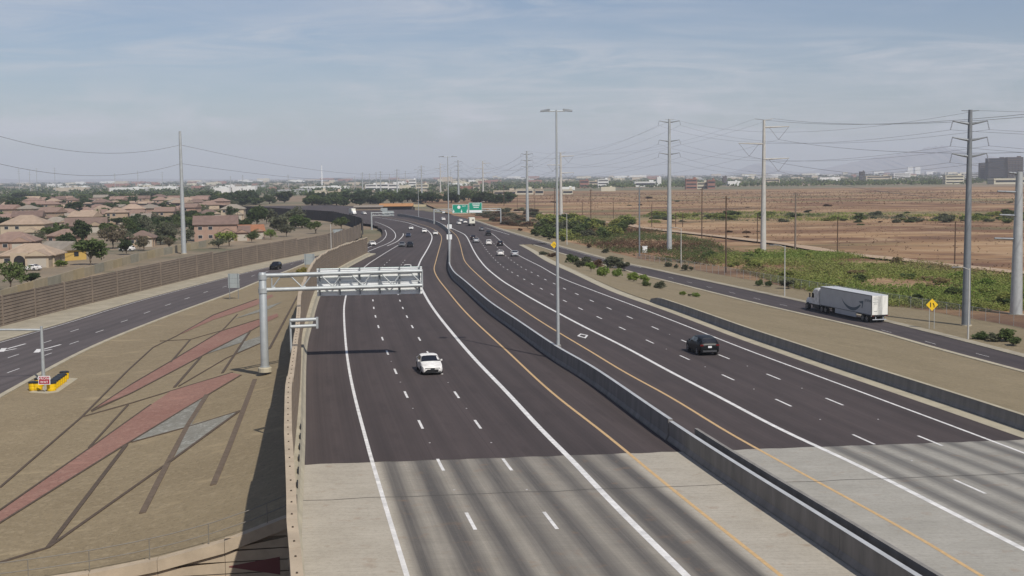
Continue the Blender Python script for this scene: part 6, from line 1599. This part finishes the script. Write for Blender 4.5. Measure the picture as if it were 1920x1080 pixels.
where = lambda x: 'by the far sheds behind the estate' if x < 520 else 'beyond the freeway bend' if x < 860 else 'behind the desert left of the grey pylon' if x < 1240 else 'on the skyline by the vee insulator pole' if x < 1500 else 'on the skyline before the mountains'
for x0, x1, yt, yb, col, wn_ in BL:
    block(x0, x1, yt, yb, col, '%s %s %s' % (rn[id(col)], 'flat block with window bands' if wn_ else 'low windowless shed', where(x0)), group='city blocks ' + where(x0), win=wn_)
h_ = block(1854, 1889, 297, 338, (.032, .027, .03), 'tall dark hotel tower behind the fat pale pole', 'hotel_tower', win=1); h2_ = block(1890, 1919, 295, 338, (.07, .05, .042), 'brown striped tower joined beside the dark hotel', 'hotel_tower', win=1)
for k in range(5):
    b = MB(); x = (k - 2) * 6.5; b.box((x, -16, 22), (2.2, .6, 40)); b.build('vertical_fin', mat('fin_dark', (.05, .045, .05), .6), h2_)
block(1838, 1856, 306, 338, (.06, .052, .055), 'lower stepped dark wing beside the dark hotel tower', 'hotel_wing', win=1)
# arcade with round top on the skyline
p = onf(1297, 350, lambda x, y: -6.7)
for k in range(230):                        # small city blocks scattered to the horizon
    px = rs.uniform(-20, 1940); hz = horizon(px); yb = hz + 6 + 15 * rs.random() ** 1.5; far = F * 22.8 / (yb - hz)
    if 950 < px < 1950 and yb > hz + 15: continue
    wpx = rs.uniform(7, 30); hp = rs.uniform(2.2, 5.5); col = rs.choice((WH, WH, BG_, CRM, GRY, BRK))
    block(px, px + wpx, yb - hp, yb, col, 'small far %s city block on the hazy plain' % rn[id(col)], group='small far city blocks')
# white lattice tower and thin far poles
p = aty(604, 352, 3300); r = thing('radio_tower', (p.x, 3300, -6.7), 'slim white tower alone on the left skyline', 'tower'); hh = aty(604, 310, 3300).z + 6.7
b = MB(); b.tube((0, 0, 0), (0, 0, hh), 1.5, 1.0, 8); b.build('shaft', SIGNW, r); b = MB(); b.tube((0, 0, hh), (0, 0, hh + 6), .5, .2, 6); b.build('antenna', STEEL, r)
for k, (px, yt) in enumerate([(35,316),(55,318),(68,315),(102,314),(215,325),(258,320),(304,322),(432,330),(455,328),(540,327),(665,330),(693,325),(705,322),(730,326),(760,320),(845,318),(1100,332)]):
    y = 2600; hz = horizon(px); a = aty(px, yt, y); o = MB(); hh = a.z + 6.7
    o.tube((0, 0, 0), (0, 0, hh), .7, .45, 6); o.box((0, 0, hh - 2), (7, .3, .3)); o.box((0, 0, hh - 6), (7, .3, .3)); o.box((0, 0, hh - 10), (7, .3, .3))
    q = o.build('far_power_pole', STEEL); q.location = (a.x, y, -6.7); tag(q, 'thin far power pole on the hazy skyline', 'power pole', 'far power poles')
# far tree cover on the plain: reads as one mass
def far_trees(name, label, n, fn, mats, leaf, seed):
    rs_ = np.random.default_rng(seed); P = []; Rr = []
    for _ in range(n):
        px, dy = fn(rs_); hz = horizon(px) if False else 328.7 - (px - 960) * .0109
        y = F * 22.9 / dy; d = ray(px, 340); x = d[0] / d[1] * y; h = rs_.uniform(2.5, 6.5); 
        for _k in range(3): P.append((x + rs_.normal() * 4, y + rs_.normal() * 6, -6.7 + h * rs_.uniform(.35, .8))); Rr.append(h * rs_.uniform(.45, .9))
    V = leaves(P, Rr, 7, leaf, rs_, .6); mi = np.repeat(rs_.integers(0, len(mats), len(P)), 7)
    o = bpy.data.objects.new(name, quad_mesh(name, V, mats, mi)); C.objects.link(o); tag(o, label, 'trees', None, 'stuff')
far_trees('distant_trees', 'hazy tree cover across the left plain', 1700, lambda r: (r.uniform(-60, 960), 8 + 28 * r.random() ** 1.6), [LEAF_D, LEAF_G], 1.5, 21)
far_trees('distant_trees', 'green belt of trees behind the desert', 2600, lambda r: (r.uniform(930, 1980), 9 + 17 * r.random()), [LEAF_D, LEAF_G], 1.4, 22)
far_trees('distant_trees', 'faint tree cover out to the horizon', 2600, lambda r: (r.uniform(-100, 2000), 4 + 7 * r.random()), [LEAF_D], 2.6, 23)

# ------------------------------------------------------------------ mountains and air
def range_(name, pts, y, seed, depth):
    rs_ = random.Random(seed); b = MB(); P = crom(pts, 10); rows = [[], [], [], []]
    for i, (px, py) in enumerate(P):
        t = aty(px, py, y); j = rs_.uniform(-.06, .06) * (t.z + 7)
        rows[0].append((t.x, y - depth, -8)); rows[1].append((t.x + rs_.uniform(-60, 60), y - depth * .5, max(-7, t.z * (.42 + rs_.uniform(-.14, .14))))); rows[2].append((t.x, y, t.z + j)); rows[3].append((t.x, y + depth, -8))
    b.sheet(rows); struct(b, name, mat('mountain_rock', (.15, .115, .09), .95, .3, .004))
range_('mountains', [(1480, 330), (1540, 318), (1590, 306), (1640, 296), (1690, 288), (1730, 279), (1765, 275), (1800, 282), (1850, 292), (1930, 298), (2050, 300), (2250, 325)], 17000, 1, 1800)
range_('mountains', [(1370, 327), (1395, 315), (1412, 308), (1432, 307), (1450, 316), (1480, 321), (1510, 327)], 17800, 2, 1500)
range_('mountains', [(-300, 343), (-100, 332), (60, 337), (260, 335), (500, 336), (700, 331), (900, 333), (1000, 331)], 17500, 3, 1500)
b = MB(); b.box((0, 9600, 206), (33000, 20600, 430))
hz_ = b.build('haze', []); tag(hz_, 'thin pale summer haze over the whole valley', 'haze', None, 'stuff')
hm = bpy.data.materials.new('haze_air'); hm.use_nodes = True; t_ = hm.node_tree
for n in list(t_.nodes):
    if n.type == 'BSDF_PRINCIPLED': t_.nodes.remove(n)
pv = t_.nodes.new('ShaderNodeVolumePrincipled'); pv.inputs['Color'].default_value = (.80, .87, 1.0, 1); pv.inputs['Density'].default_value = 9.5e-5; pv.inputs['Anisotropy'].default_value = 0.
t_.links.new(pv.outputs[0], t_.nodes['Material Output'].inputs['Volume']); hz_.data.materials.append(hm)
hz_.display_type = 'WIRE'
